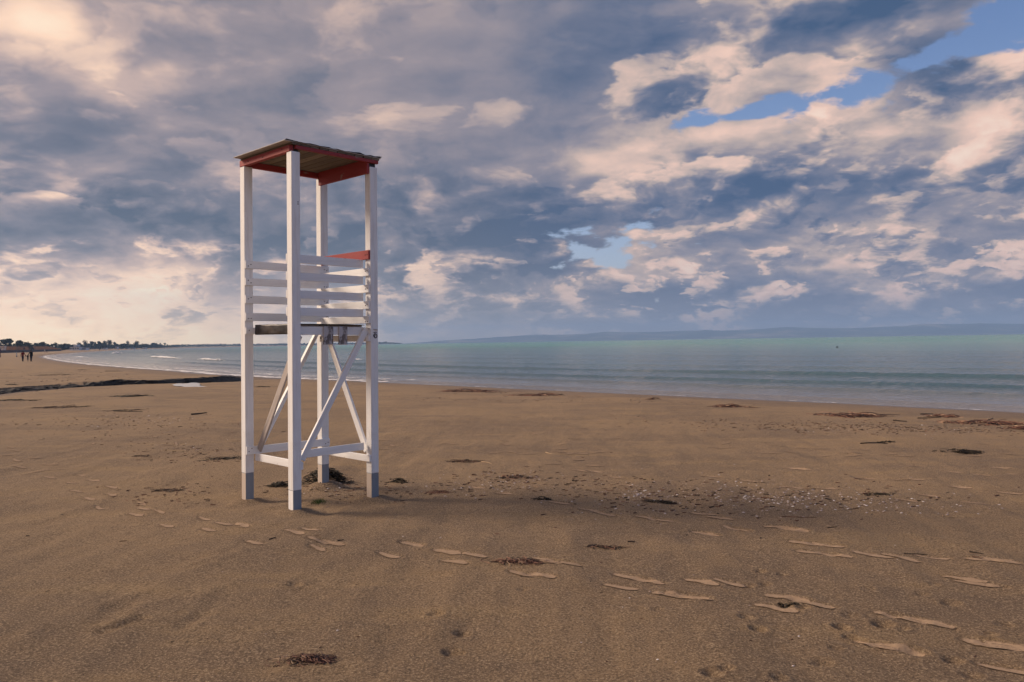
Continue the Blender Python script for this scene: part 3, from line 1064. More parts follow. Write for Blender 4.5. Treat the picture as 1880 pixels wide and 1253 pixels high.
def ink(pts, closed=False):
    V_, F_ = [], []
    w = .0055
    for (a, b) in zip(pts[:-1], pts[1:]):
        a, b = Vector(a), Vector(b)
        t = (b - a).normalized()
        n = Vector((-t.y, t.x)) * w
        k = len(V_)
        for q in (a - t * w * .6 + n, a - t * w * .6 - n, b + t * w * .6 - n, b + t * w * .6 + n):
            V_.append((q.x, 0, q.y))
        F_.append((k, k + 1, k + 2, k + 3))
    return V_, F_


mk = []
for t in np.linspace(-2.6, 3.3, 22):
    rr = .021 if t > -1.2 else .021 - (-1.2 - t) * .004
    mk.append((rr * math.cos(t), rr * 1.0 * math.sin(t)))
V_, F_ = ink(mk)
for extra in ([(-.021, .002), (-.008, -.003), (.0, .006)], [(-.018, .036), (-.008, .034)], [(.004, .038), (.016, .036)]):
    v2, f2 = ink(extra)
    F_ += [tuple(i + len(V_) for i in f) for f in f2]
    V_ += v2
mark = make_obj('ink_mark', V_, F_, M_INK, posts['R'])
mark.location = Vector((TS1 + .008, -HW - .0012, 1.690)) - posts['R'].location
# a twig wedged at the corner of the seat
tw = bar('twig', (TS1 - HW - .02, -.02, 1.775), (TS1 + .03, -HW - .016, 1.745), (0, 0, 1), .010, .010, M_RAW, tower)


# ------------------------------------------------------------------ stream bank, stream water, puddle
def bank_material():
    m, nt = material('wet_eroded_bank')
    n = nt.noise(nt.pos, 3.0, 6.0, 0.65)
    n2 = nt.noise(nt.pos, 22.0, 4.0, 0.6)
    c = nt.mix(nt.sstep(n, 0.4, 0.7), (0.012, 0.011, 0.010, 1), (0.035, 0.028, 0.022, 1))
    nt.put(nt.b.inputs['Base Color'], nt.mix(nt.sstep(n2, 0.62, 0.75) * 0.4, c, (0.10, 0.075, 0.055, 1)))
    nt.b.inputs['Roughness'].default_value = 0.75
    nt.l.new(bump(nt, n2, 0.9, 0.04), nt.b.inputs['Normal'])
    return m


M_BANK = bank_material()
_b = resample(smooth_line(BANK, 2), 0.12)
_tb = np.gradient(_b, axis=0)
_tb /= np.linalg.norm(_tb, axis=1)[:, None]
_nb = np.stack([_tb[:, 1], -_tb[:, 0]], 1)          # towards the stream bed
rows = 7
BX, BY, BZ = [], [], []
hb = height(_b[:, 0] - _nb[:, 0] * .35, _b[:, 1] - _nb[:, 1] * .35)
lo = height(_b[:, 0] + _nb[:, 0] * .9, _b[:, 1] + _nb[:, 1] * .9) - .06
_t = np.arange(len(_b)) / len(_b)
_nz = vfbm(np.arange(len(_b)) * .05, np.zeros(len(_b)), 15, 5, .6)
_big = sst(_b[:, 1], 38.0, 39.6) * (1 - sst(_b[:, 1], 46.5, 49.0))
tall = np.clip(-.25 + 1.6 * _nz, .10, 1.0) * (1 - _big) + (.84 + .35 * _nz) * _big
for k in range(rows):
    f = k / (rows - 1)
    off = (0.34 + 0.42 * (1 - f) ** 1.5) + (vfbm(_b[:, 0] * 2.5 + k * 3, _b[:, 1] * 2.5, 90 + k, 4, .6) - .5) * .34
    if k == rows - 1:
        off = off - .75
    lift_ = (vfbm(_b[:, 0] * 4, _b[:, 1] * 4 + k, 190 + k, 3, .6) - .5) * .07 * f
    BX.append(_b[:, 0] + _nb[:, 0] * off)
    BY.append(_b[:, 1] + _nb[:, 1] * off)
    BZ.append(lo + (np.maximum(hb - lo, .05) * tall + .035) * min(1, f * rows / (rows - 1.5)) ** .8 - (.10 if k == rows - 1 else 0) + lift_)
o, _ = grid_obj('eroded_bank', np.array(BX), np.array(BY), np.array(BZ), M_BANK, smooth=False)
tag(o, 'dark wet eroded sand bank of the small stream at left', kind='structure')


def water_sheet(name, px, z, label, lift=0.0):
    pts = [on_z(a, b, z) for a, b in px]
    pts = smooth_line([(p.x, p.y) for p in pts] + [(pts[0].x, pts[0].y)], 2)[:-1]
    c = pts.mean(0)
    v = [(c[0], c[1], z)] + [(p[0], p[1], z) for p in pts]
    f = [(0, i, i % (len(pts)) + 1) for i in range(1, len(pts) + 1)]
    f = [(0, i, 1 if i == len(pts) else i + 1) for i in range(1, len(pts) + 1)]
    o = make_obj(name, v, f, M_PUDDLE)
    return tag(o, label, kind='structure')


M_PUDDLE, nt = material('still_water')
nt.b.inputs['Base Color'].default_value = (0.05, 0.05, 0.05, 1)
nt.b.inputs['Roughness'].default_value = 0.06
nt.b.inputs['IOR'].default_value = 1.33
nt.l.new(bump(nt, nt.noise(nt.pos, 5.0, 3.0, 0.5), 0.15, 0.01), nt.b.inputs['Normal'])
_pc = on_z(350, 706, -0.45)
_pz = gz(_pc.x, _pc.y) + .02
water_sheet('puddle', [(316, 706.5), (326, 704.2), (341, 704.8), (352, 702.6), (364, 703.2), (369, 706), (364, 707.6), (376, 709.8), (392, 711.2), (372, 711.6), (358, 710.4), (341, 711.4), (332, 709.2), (322, 709.6)], _pz, 'pale puddle at the mouth of the stream')

# ------------------------------------------------------------------ hills across the bay
M_HILL, nt = material('far_hills')
hn = nt.noise(nt.pos, 0.0025, 6.0, 0.6)
nt.put(nt.b.inputs['Base Color'], nt.ramp(hn, [(0.35, (0.02, 0.035, 0.04, 1)), (0.52, (0.06, 0.075, 0.06, 1)), (0.66, (0.26, 0.23, 0.19, 1))]))
nt.b.inputs['Roughness'].default_value = 0.95
HD = 7000.0
prof = [(730, 0), (765, 2), (800, 5), (860, 8), (920, 12), (985, 15.5), (1030, 14), (1075, 16), (1110, 20.5), (1160, 18.5), (1200, 18), (1250, 20), (1330, 19),
        (1400, 21.5), (1445, 24.5), (1500, 21), (1560, 19.5), (1610, 21), (1660, 22), (1700, 27.5), (1745, 25), (1800, 25), (1880, 23.5), (1980, 26), (2200, 30), (2500, 24), (2900, 15)]
ppx = np.array([p[0] for p in prof], float)
pph = np.array([p[1] for p in prof], float)
cols = np.linspace(730, 2900, 420)
ph = np.interp(cols, ppx, pph) + (vfbm(cols * .02, cols * 0, 18, 4) - .5) * 2.0 * sst(cols, 740, 900)
deep = np.linspace(0, 1, 16)
HX, HY, HZ = [], [], []
for f in deep:
    D_ = HD + f * 1900 + (vfbm(cols * .012, cols * 0 + f, 28, 3) - .5) * 400
    az = (cols - 940) / FPX
    crest_h = .80 * ph / FPX * (HD + 1060)
    hgt = crest_h * (sst(np.array([f]), 0, .55)[0] * (1 - .8 * sst(np.array([f]), .62, 1.0)[0])) * (0.72 + .5 * vfbm(cols * .03, cols * 0 + f * 5, 38, 4))
    if f > .5 and f < .62:
        hgt = crest_h
    HX.append(az * D_)
    HY.append(D_ * np.ones_like(az))
    HZ.append(SEA - 1 + hgt)
hills, _ = grid_obj('hills', np.array(HX), np.array(HY), np.array(HZ), M_HILL)
tag(hills, 'low blue hills across the bay', kind='structure')


# ------------------------------------------------------------------ trees on the far shore
def leaf_material(name, a, b):
    m, nt = material(name)
    n = nt.noise(nt.pos, 0.9, 3.0, 0.6)
    nt.put(nt.b.inputs['Base Color'], nt.mix(nt.sstep(n, 0.35, 0.65), (*a, 1), (*b, 1)))
    nt.b.inputs['Roughness'].default_value = 0.8
    nt.b.inputs['Specular IOR Level'].default_value = 0.15
    return m


M_PINE = leaf_material('pine_foliage', (0.018, 0.030, 0.016), (0.045, 0.060, 0.026))
M_OLIVE = leaf_material('olive_foliage', (0.040, 0.045, 0.020), (0.085, 0.078, 0.032))
M_TRUNK = simple_mat('bark', (0.085, 0.062, 0.05), 0.9, 0.3, 3.0)


def leaf_cloud(centers, n, leaf, rng):
    """many small leaf faces spread through flattened ellipsoids: (x, y, z, rx, ry, rz)"""
    cs = np.array(centers)
    w = cs[:, 3] * cs[:, 4]
    pick = rng.choice(len(cs), n, p=w / w.sum())
    d = rng.normal(size=(n, 3))
    d /= np.linalg.norm(d, axis=1)[:, None]
    rad = rng.uniform(.35, 1.0, n) ** .6
    c = cs[pick, :3] + d * cs[pick, 3:] * rad[:, None]
    u = rng.normal(size=(n, 3))
    u /= np.linalg.norm(u, axis=1)[:, None]
    v = np.cross(u, rng.normal(size=(n, 3)))
    v /= np.linalg.norm(v, axis=1)[:, None]
    s = leaf * rng.uniform(.6, 1.5, n)[:, None]
    P = np.stack([c - u * s, c + v * s * .8, c + u * s, c - v * s * .8], 1).reshape(-1, 3)
    F = np.arange(n * 4).reshape(-1, 4)
    return P, F


def taper(p0, p1, r0, r1, seg=6):
    p0, p1 = Vector(p0), Vector(p1)
    t = (p1 - p0).normalized()
    x = t.orthogonal().normalized()
    y = t.cross(x)
    v = []
    for p, r in ((p0, r0), (p1, r1)):
        for k in range(seg):
            a = k * 2 * math.pi / seg
            v.append(p + x * r * math.cos(a) + y * r * math.sin(a))
    f = [(k, (k + 1) % seg, seg + (k + 1) % seg, seg + k) for k in range(seg)] + [tuple(range(seg))[::-1], tuple(range(seg, 2 * seg))]
    return v, f


def join(parts):
    V_, F_ = [], []
    for v, f in parts:
        k = len(V_)
        V_ += list(v)
        F_ += [tuple(i + k for i in q) for q in f]
    return V_, F_


def tree(px, py_top, py_base, width_px, D_, label, kind='umbrella', mat=None, z0=None):
    """tree whose base stands D_ metres away; sizes follow from the distance"""
    rng = np.random.default_rng(int(px * 7 + py_top))
    d = ray(px, py_base)
    k = D_ / d.y
    x, y = d.x * k, D_
    base = gz(x, y) if z0 is None else z0
    top = EYE + ray(px, py_top).z / ray(px, py_top).y * D_
    H = top - base
    W = width_px / FPX * D_ / 2
    root = empty('pine_tree' if kind != 'bush' else 'bushy_tree', (x, y, base))
    tag(root, label, 'tree', 'trees on the far shore')
    parts = [taper((0, 0, -.5), (W * .08, 0, H * .55), max(.16, H * .028), max(.1, H * .016))]
    cen = []
    if kind == 'umbrella':
        for i in range(9):
            a = rng.uniform(0, 6.28)
            rr = rng.uniform(.1, .62) * W
            q = (rr * math.cos(a), rr * math.sin(a), H * rng.uniform(.66, .84))
            cen.append((*q, W * rng.uniform(.34, .52), W * rng.uniform(.34, .52), H * rng.uniform(.10, .17)))
            if i < 6:
                parts.append(taper((W * .08, 0, H * .5), (q[0], q[1], q[2]), H * .014, H * .006, 5))
    elif kind == 'round':
        for i in range(10):
            a = rng.uniform(0, 6.28)
            rr = rng.uniform(.0, .55) * W
            q = (rr * math.cos(a), rr * math.sin(a), H * rng.uniform(.40, .80))
            cen.append((*q, W * rng.uniform(.38, .6), W * rng.uniform(.38, .6), H * rng.uniform(.15, .22)))
            if i < 5:
                parts.append(taper((W * .05, 0, H * .3), q, H * .014, H * .006, 5))
    else:
        for i in range(12):
            a = rng.uniform(0, 6.28)
            rr = rng.uniform(.0, .8) * W
            q = (rr * math.cos(a), rr * math.sin(a) * .6, H * rng.uniform(.25, .78))
            cen.append((*q, W * rng.uniform(.25, .4), W * rng.uniform(.25, .4), H * rng.uniform(.16, .24)))
    make_obj('trunk', *join(parts), M_TRUNK, root)
    P, F = leaf_cloud(cen, 900, max(.16, W * .075), rng)
    make_obj('crown', P, F, mat or M_PINE, root)
    return root


W_ = 'dark umbrella pine'
TREES = [
    (10, 620.5, 640, 30, 500, 'dark flat crowned pine at the left edge above the reeds', 'umbrella', None),
    (18.5, 619.6, 640, 12, 505, 'tall dark pine tuft standing highest at far left', 'round', None),
    (36, 624.5, 640, 34, 520, 'olive green tree left of the walking family above the reeds', 'bush', M_OLIVE),
    (52, 626, 640, 30, 540, 'olive green tree above the walking family', 'bush', M_OLIVE),
    (67, 628, 640, 12, 590, 'small dark rounded pine right of the olive green trees', 'umbrella', None),
    (81, 627, 640, 20, 620, 'wide light green umbrella pine above the dark wall', 'umbrella', M_OLIVE),
    (100, 628, 640, 11, 690, 'dark rounded pine left of the white beach building', 'umbrella', None),
    (114, 630, 640, 18, 660, 'low dark tree just left of the white beach building', 'bush', None),
    (128, 630, 640, 22, 740, 'dark tree directly behind the white beach building', 'bush', None),
    (146, 628.4, 640, 18, 820, 'dark tree behind the right end of the white beach building', 'bush', None),
    (157, 622.8, 640, 10.5, 860, 'tall round pine rising right of the white beach building', 'round', None),
    (171, 625.8, 640, 13, 870, 'umbrella pine right of the tall round pine', 'umbrella', None),
    (183, 625.8, 640, 13, 880, 'umbrella pine left of the paired tall pines', 'umbrella', None),
    (192, 623.2, 640, 12, 890, 'left one of the paired tall dark pines', 'round', None),
    (202, 623.0, 640, 13, 900, 'right one of the paired tall dark pines', 'round', None),
    (211, 627.8, 640, 8, 910, 'small pine at the foot of the paired tall pines', 'umbrella', None),
    (224, 630, 640, 22, 980, 'low dark tree left of the green rounded tree', 'bush', None),
    (235.5, 624.2, 639, 9.5, 1000, 'green rounded tree standing alone over the shore wood', 'round', M_OLIVE),
    (250.5, 625.0, 639, 12.5, 1020, 'broad dark pine right of the green rounded tree', 'round', None),
    (266, 630, 638.5, 20, 1150, 'low dark tree right of the broad dark pine', 'bush', None),
    (284, 629.8, 638.5, 22, 1300, 'low wide dark tree before the palm-like tufts', 'bush', None),
    (294.5, 629.4, 638, 4.5, 1350, 'left one of two small tufted trees ending the shore wood', 'umbrella', None),
    (302.5, 629.2, 638, 5.5, 1380, 'right one of two small tufted trees ending the shore wood', 'umbrella', None),
    (164, 629, 640, 20, 930, 'dark bushy tree below the tall round pine', 'bush', None),
    (190, 629.5, 640, 30, 940, 'dark bushy tree below the paired tall pines', 'bush', None),
    (697, 627.5, 630.5, 7, 3480, 'small dark tree at the near end of the low headland', 'bush', None),
    (708, 626.4, 630.5, 8, 3500, 'dark tree rising highest on the low headland', 'bush', None),
]
for t in TREES:
    tree(*t[:5], t[5], t[6], t[7], z0=0.2 if t[0] > 600 else None)


def wood(name, pts, depth, label, hvar=.35, n=5000, leaf=.9, mat=None, seed=1):
    """far-off wood that reads as one mass: leaf faces along a line of (px, top py, distance)"""
    rng = np.random.default_rng(seed)
    px = np.array([p[0] for p in pts], float)
    ty_ = np.array([p[1] for p in pts], float)
    dd = np.array([p[2] for p in pts], float)
    cen = []
    q = np.linspace(px[0], px[-1], 260)
    for c in q:
        D_ = np.interp(c, px, dd) + rng.uniform(0, depth)
        t = ray(c, np.interp(c, px, ty_))
        top = EYE + t.z / t.y * D_
        top = max(top * (1 - hvar * rng.uniform(0, 1) ** 1.5), 1.2)
        x = t.x / t.y * D_
        w = (q[1] - q[0]) / FPX * D_ * rng.uniform(1.2, 3.0)
        cen.append((x, D_, top * .55, w, w, top * .45))
    P, F = leaf_cloud(cen, n, leaf, rng)
    o = make_obj(name, P, F, mat or M_PINE)
    return tag(o, label, kind='stuff')


wood('shore_wood', [(-30, 631, 500), (30, 629, 540), (60, 630, 580), (110, 632.5, 720), (160, 631.5, 930), (215, 631.5, 1000), (260, 632, 1150), (300, 632.8, 1400)], 40, 'dark pine wood along the far shore', n=9000, leaf=.8, seed=3)
wood('far_wood', [(300, 632.9, 1450), (345, 632.0, 2000), (380, 631.3, 2300), (440, 631.2, 2600), (520, 630.6, 2900), (600, 630.2, 3200), (690, 628.6, 3450), (715, 628.2, 3560), (736, 629.8, 3560)], 60, 'low dark wooded coast along the horizon left of the tower', n=9000, leaf=1.6, seed=4)

# ------------------------------------------------------------------ reeds, wall and beach buildings at far left
M_REED = leaf_material('dry_reeds', (0.34, 0.17, 0.075), (0.48, 0.27, 0.13))
rng = np.random.default_rng(12)
RV, RF = [], []
for k in range(5200):
    c = rng.uniform(-30, 112)
    D_ = np.interp(c, [-30, 112], [385, 640]) + rng.uniform(0, 26)
    x = (c - 940) / FPX * D_
    b = gz(x, D_) if k % 40 == 0 or k == 0 else b
    h = rng.uniform(2.6, 4.1) * (1 - .45 * sst(np.array([c]), 85, 112)[0])
    w = .12 * D_ / 400
    lx = rng.uniform(-.3, .3)
    i = len(RV)
    a = rng.uniform(0, 3.14)
    RV += [(x - w * math.cos(a), D_ - w * math.sin(a), b - .2), (x + w * math.cos(a), D_ + w * math.sin(a), b - .2), (x + lx, D_, b + h)]
    RF.append((i, i + 1, i + 2))
tag(make_obj('reed_bed', RV, RF, M_REED), 'orange brown dry reeds behind the low dark wall', kind='stuff')

M_WALL = simple_mat('dark_stone_wall', (0.12, 0.085, 0.080), 0.9, 0.35, 1.2)
M_WALL2 = simple_mat('dark_wall_cap', (0.16, 0.12, 0.11), 0.9, 0.2, 1.2)
wl = empty('garden_wall', (0, 0, 0))
tag(wl, 'low dark wall along the back of the beach at far left', 'wall')
wp = [(-25, 372), (8, 390), (40, 430), (75, 500), (112, 600)]
for (c0, d0), (c1, d1) in zip(wp[:-1], wp[1:]):
    a = Vector(((c0 - 940) / FPX * d0, d0, 0))
    b = Vector(((c1 - 940) / FPX * d1, d1, 0))
    z = min(gz(a.x, a.y), gz(b.x, b.y))
    t = (b - a).normalized()
    n = Vector((-t.y, t.x, 0)) * .25
    for nm, z0, z1, g, mt in (('panel', z - .4, z + 1.22, 1.0, M_WALL), ('coping', z + 1.223, z + 1.34, 1.5, M_WALL2)):
        v = [a - n * g, b - n * g, b + n * g, a + n * g]
        V_ = [(p.x, p.y, z0) for p in v] + [(p.x, p.y, z1) for p in v]
        make_obj(nm, V_, [(0, 3, 2, 1), (4, 5, 6, 7), (0, 1, 5, 4), (1, 2, 6, 5), (2, 3, 7, 6), (3, 0, 4, 7)], mt, wl)

M_PLASTER = simple_mat('white_plaster', (0.72, 0.69, 0.66), 0.85, 0.1, 0.5)
M_GLASSD = simple_mat('dark_window', (0.03, 0.035, 0.04), 0.2, 0.1, 1.0, 0.5)
M_ROOFG = simple_mat('grey_flat_roof', (0.26, 0.24, 0.25), 0.8, 0.1, 0.6)


def building(px, D_, w_px, h, depth, label, wins, tower_part=False, zo=0.0):
    x = (px - 940) / FPX * D_
    z = gz(x, D_) + zo
    r = empty('beach_building', (x, D_, z))
    tag(r, label, 'building', 'beach buildings on the far shore')
    w = w_px / FPX * D_
    box('wall', (-w / 2, 0, -.6), (w / 2, depth, h), M_PLASTER, r, 0)
    box('roof', (-w / 2 - .3, -.4, h + .003), (w / 2 + .3, depth + .3, h + .25), M_ROOFG, r, 0)
    for k in range(wins):
        c = -w / 2 + (k + .5) * w / wins
        ww = w / wins * .30
        box('window', (c - ww, -.06, h * .34), (c + ww, .05, h * .78), M_GLASSD, r, 0)
    if tower_part:
        box('upper_room', (-w * .12, .3, h + .253), (w * .22, depth * .8, h + 2.2), M_PLASTER, r, 0)
    return r


building(136.5, 700, 17, 2.9, 8, 'white beach building with a small upper room on the far shore', 4, True)
building(152.5, 705, 10, 2.2, 6, 'low grey-white shed right of the white beach building', 3)
building(190, 880, 8, 1.7, 5, 'small pale hut below the paired tall pines', 2)
building(213.5, 930, 3.2, 2.9, 4, 'narrow pale hut right of the paired tall pines', 1)
building(232, 980, 5, 1.5, 5, 'tiny white hut below the green rounded tree', 2)
building(243, 985, 4.5, 1.5, 5, 'tiny white hut below the broad dark pine', 2)
building(264, 1100, 6, 2.0, 5, 'pale long hut right of the broad dark pine', 2)
building(322, 1800, 16, 2.2, 9, 'long low pale building at the end of the bay', 6)


# far white lifeguard chair at the left edge
def far_chair(px, D_, label):
    x = (px - 940) / FPX * D_
    z = gz(x, D_)
    r = empty('lifeguard_chair', (x, D_, z))
    tag(r, label, 'lifeguard chair')
    for sx_ in (-.9, .9):
        for sy_ in (-.6, .6):
            box('post', (sx_ - .13, sy_ - .13, -.3), (sx_ + .13, sy_ + .13, 3.3), M_PLASTER, r, 0)
    box('roof', (-1.15, -.9, 3.303), (1.15, .9, 3.45), M_PLASTER, r, 0)
    box('seat', (-.765, -.58, 1.5), (.765, .58, 1.68), M_PLASTER, r, 0)
    for z_ in (1.95, 2.2):
        box('slat', (-.765, .40, z_), (.765, .46, z_ + .12), M_PLASTER, r, 0)
    return r


far_chair(5.6, 395, 'far white lifeguard chair at the left edge of the beach')


def far_post(px, pyb, label):
    p = ground(px, pyb)
    r = empty('beach_post', p)
    tag(r, label, 'post')
    M1 = simple_mat('pale_blue_metal', (0.42, 0.47, 0.48), 0.5, 0.1)
    M2 = simple_mat('dark_foot', (0.06, 0.08, 0.11), 0.7, 0.1)
    make_obj('pole', *taper((0, 0, .2), (0, 0, 1.25), .09, .07, 8), M1, r)
    make_obj('crossbar', *taper((-.14, 0, .98), (.14, 0, .98), .05, .05, 8), M1, r)
    make_obj('foot', *taper((0, 0, -.05), (0, 0, .28), .22, .12, 10), M2, r)


far_post(30.5, 655.4, 'thin pale post with a dark foot left of the walking family')
p = ground(-1.2, 656.5)
r = empty('closed_parasol', p)
tag(r, 'closed purple beach parasol cut by the left edge of the picture', 'parasol')
make_obj('canopy', *taper((0, 0, 1.35), (0, 0, 2.75), .38, .10, 10), simple_mat('purple_cloth', (0.10, 0.05, 0.13), 0.8, 0.2), r)
make_obj('pole', *taper((0, 0, -.3), (0, 0, 1.36), .05, .05, 8), simple_mat('dark_pole', (0.06, 0.02, 0.025), 0.6, 0.1), r)
make_obj('cover', *taper((0, 0, .0), (0, 0, 1.2), .30, .22, 10), simple_mat('dark_red_cloth', (0.09, 0.012, 0.018), 0.8, 0.2), r)
p = on_z(1537, 638.6, SEA)
b = make_obj('buoy', *join([taper((0, 0, -.3), (0, 0, .35), .35, .5, 10), taper((0, 0, .35), (0, 0, .62), .5, .15, 10), taper((0, 0, .6), (0, 0, 1.1), .05, .05, 6)]),
             simple_mat('dark_buoy', (0.03, 0.035, 0.05), 0.5, 0.1))
b.location = p
b.scale = (.4, .4, .4)
tag(b, 'tiny dark buoy floating on the open sea at right', 'buoy')


# ------------------------------------------------------------------ people walking on the far beach
def cloth(name, c):
    return simple_mat(name, c, 0.85, 0.2, 6.0, 0.15)


M_SKIN = simple_mat('skin', (0.42, 0.25, 0.18), 0.6, 0.05)
M_HAIR = simple_mat('dark_hair', (0.02, 0.015, 0.012), 0.6, 0.1)


def person(loc, H, top, legs, label, yaw=0.0, arm_l=None, arm_r=None, stride=.12, lean=0.0, hair=M_HAIR, group=None, girth=1.0):
    """standing or walking figure of height H facing -y, grown from a jointed skeleton; arm targets are hand positions (x, y, z)"""
    root = empty('person', loc, yaw)
    tag(root, label, 'person', group)
    s = H / 1.75
    J = {'pelvis': (0, 0, .93), 'waist': (0, -.01 + lean * .3, 1.08), 'chest': (0, lean * .8, 1.30), 'neck': (0, lean, 1.47), 'head': (0, lean - .015, 1.575), 'crown': (0, lean - .01, 1.68)}
    R = {'pelvis': .15 * girth, 'waist': .135 * girth, 'chest': .16 * girth, 'neck': .06, 'head': .088, 'crown': .075}
    E = [('pelvis', 'waist'), ('waist', 'chest'), ('chest', 'neck'), ('neck', 'head'), ('head', 'crown')]
    for sd_, sg, arm in (('l', 1, arm_l), ('r', -1, arm_r)):
        hand = arm or (sg * .26, .03, .80)
        sh = (sg * .19, lean * .9, 1.40)
        mid = ((sh[0] + hand[0]) / 2 + sg * .02, (sh[1] + hand[1]) / 2 + .05, (sh[2] + hand[2]) / 2)
        st = stride * sg
        J.update({'sh' + sd_: sh, 'el' + sd_: mid, 'ha' + sd_: hand, 'hip' + sd_: (sg * .09, 0, .88), 'kn' + sd_: (sg * .10, -st * .6 - .02, .49),
                  'an' + sd_: (sg * .10, st * -1.0 + .02, .09), 'to' + sd_: (sg * .11, -st - .13, .035)})
        R.update({'sh' + sd_: .075, 'el' + sd_: .055, 'ha' + sd_: .042, 'hip' + sd_: .105, 'kn' + sd_: .070, 'an' + sd_: .050, 'to' + sd_: .042})
        E += [('chest', 'sh' + sd_), ('sh' + sd_, 'el' + sd_), ('el' + sd_, 'ha' + sd_), ('pelvis', 'hip' + sd_), ('hip' + sd_, 'kn' + sd_), ('kn' + sd_, 'an' + sd_), ('an' + sd_, 'to' + sd_)]
    names = list(J)
    me = bpy.data.meshes.new('body')
    me.from_pydata([tuple(c * s for c in J[n]) for n in names], [(names.index(a), names.index(b)) for a, b in E], [])
    o = bpy.data.objects.new('body', me)
    COL.objects.link(o)
    o.modifiers.new('skin', 'SKIN')
    o.modifiers.new('sub', 'SUBSURF').levels = 2
    sk = me.skin_vertices[0].data
    for i, n in enumerate(names):
        sk[i].radius = (R[n] * s, R[n] * s * (.78 if n in ('pelvis', 'waist', 'chest') else 1))
        sk[i].use_root = n == 'pelvis'
    dg = bpy.context.evaluated_depsgraph_get()
    ev = o.evaluated_get(dg)
    m2 = bpy.data.meshes.new_from_object(ev)
    bpy.data.objects.remove(o)
    for m in (top, legs, M_SKIN, M_HAIR):
        m2.materials.append(m)
    for f in m2.polygons:
        z = f.center.z / s
        x = abs(f.center.x / s)
        f.material_index = 2 if z > 1.475 else (0 if z > .86 or (x > .19 and z > .72) else (1 if z > .10 else 3))
        f.use_smooth = True
    b = bpy.data.objects.new('body', m2)
    COL.objects.link(b)
    b.parent = root
    # hair: cap over the back and top of the head
    bm = bmesh.new()
    bmesh.ops.create_icosphere(bm, subdivisions=2, radius=.105 * s)
    for v in bm.verts:
        v.co.z *= 1.12
        if v.co.y < -.03 * s and v.co.z < .03 * s:
            v.co.y = -.03 * s
    mh = bpy.data.meshes.new('hair')
    bm.to_mesh(mh)
    bm.free()
    mh.materials.append(hair)
    ho = bpy.data.objects.new('hair', mh)
    COL.objects.link(ho)
    ho.location = (0, (lean + .015) * s, 1.625 * s)
    ho.parent = root
    return root


GP = 'people walking on the beach'
g1, g2, g3 = ground(41.8, 664.2), ground(51.2, 664.2), ground(57.2, 664.2)
dxm = (g3 - g1).length
person(g3, 1.78, cloth('black_coat', (0.012, 0.012, 0.014)), cloth('navy_trousers', (0.012, 0.014, 0.03)), 'person in a black coat walking beside a child, rightmost of the family',
       math.pi, arm_l=(.38, -.02, .98), group=GP, girth=1.15, stride=.05)
person(g2, 1.08, cloth('black_child_coat', (0.012, 0.014, 0.013)), cloth('child_trousers', (0.015, 0.02, 0.04)), 'child in dark clothes holding hands between two grown-ups',
       math.pi, arm_l=(.62, 0, 1.22), arm_r=(-.52, 0, 1.62), group=GP, stride=.16)
person(g1, 1.62, cloth('red_jacket', (0.16, 0.014, 0.012)), cloth('dark_trousers', (0.015, 0.014, 0.03)), 'person in a red jacket holding the child by the hand',
       math.pi, arm_r=(-.52, -.05, .86), lean=-.06, group=GP, stride=.06)
person(ground(82.3, 648.0), 1.70, cloth('white_top', (0.66, 0.62, 0.62)), cloth('pale_trousers', (0.30, 0.24, 0.22)), 'far walker in a white top before the dark wall', 2.4, group=GP)
person(ground(86.2, 648.2), 1.72, cloth('dark_top', (0.02, 0.02, 0.018)), cloth('dark_legs', (0.02, 0.016, 0.016)), 'far walker in dark clothes beside the one in white', 2.6, group=GP)
person(ground(182.8, 645.0), 1.75, cloth('brown_coat', (0.05, 0.03, 0.02)), cloth('brown_legs', (0.04, 0.025, 0.02)), 'very distant dark walker at the water far along the bay', 2.6, group=GP)


# ------------------------------------------------------------------ footprints: smooth pale soles pressed into the darker crust
def pale_sand():
    m, nt = material('pale_dry_sand')
    n = nt.noise(nt.pos, 24.0, 6.0, 0.75)
    g = nt.noise(nt.pos, 75.0, 4.0, 0.8)
    oi = nt.new('ShaderNodeObjectInfo')
    c = nt.mix(nt.sstep(n, 0.35, 0.7), (0.300, 0.210, 0.140, 1), (0.385, 0.275, 0.185, 1))
    c = nt.mix(nt.sstep(g, 0.46, 0.34) * 0.6, c, (0.17, 0.12, 0.08, 1))
    c = nt.mix(nt.sstep(g, 0.56, 0.68) * 0.4, c, (0.46, 0.35, 0.24, 1))
    c = nt.mix(nt.lin(oi.outputs['Random'], 0.0, 1.0, 0.0, 0.40), c, (0.245, 0.172, 0.112, 1))
    nt.put(nt.b.inputs['Base Color'], c)
    nt.b.inputs['Roughness'].default_value = 0.95
    nt.b.inputs['Specular IOR Level'].default_value = 0.2
    at = nt.new('ShaderNodeAttribute', attribute_name='edge')
    w = nt.noise(nt.pos, 55.0, 4.0, 0.7)
    nt.put(nt.b.inputs['Alpha'], nt.sstep(V(nt, at.outputs['Fac']) + (w - 0.5) * 0.6, 0.0, 0.50))
    b1 = bump(nt, n, 0.6, 0.012)
    nt.l.new(bump(nt, g, 0.6, 0.006, b1), nt.b.inputs['Normal'])
    return m


M_PALE = pale_sand()


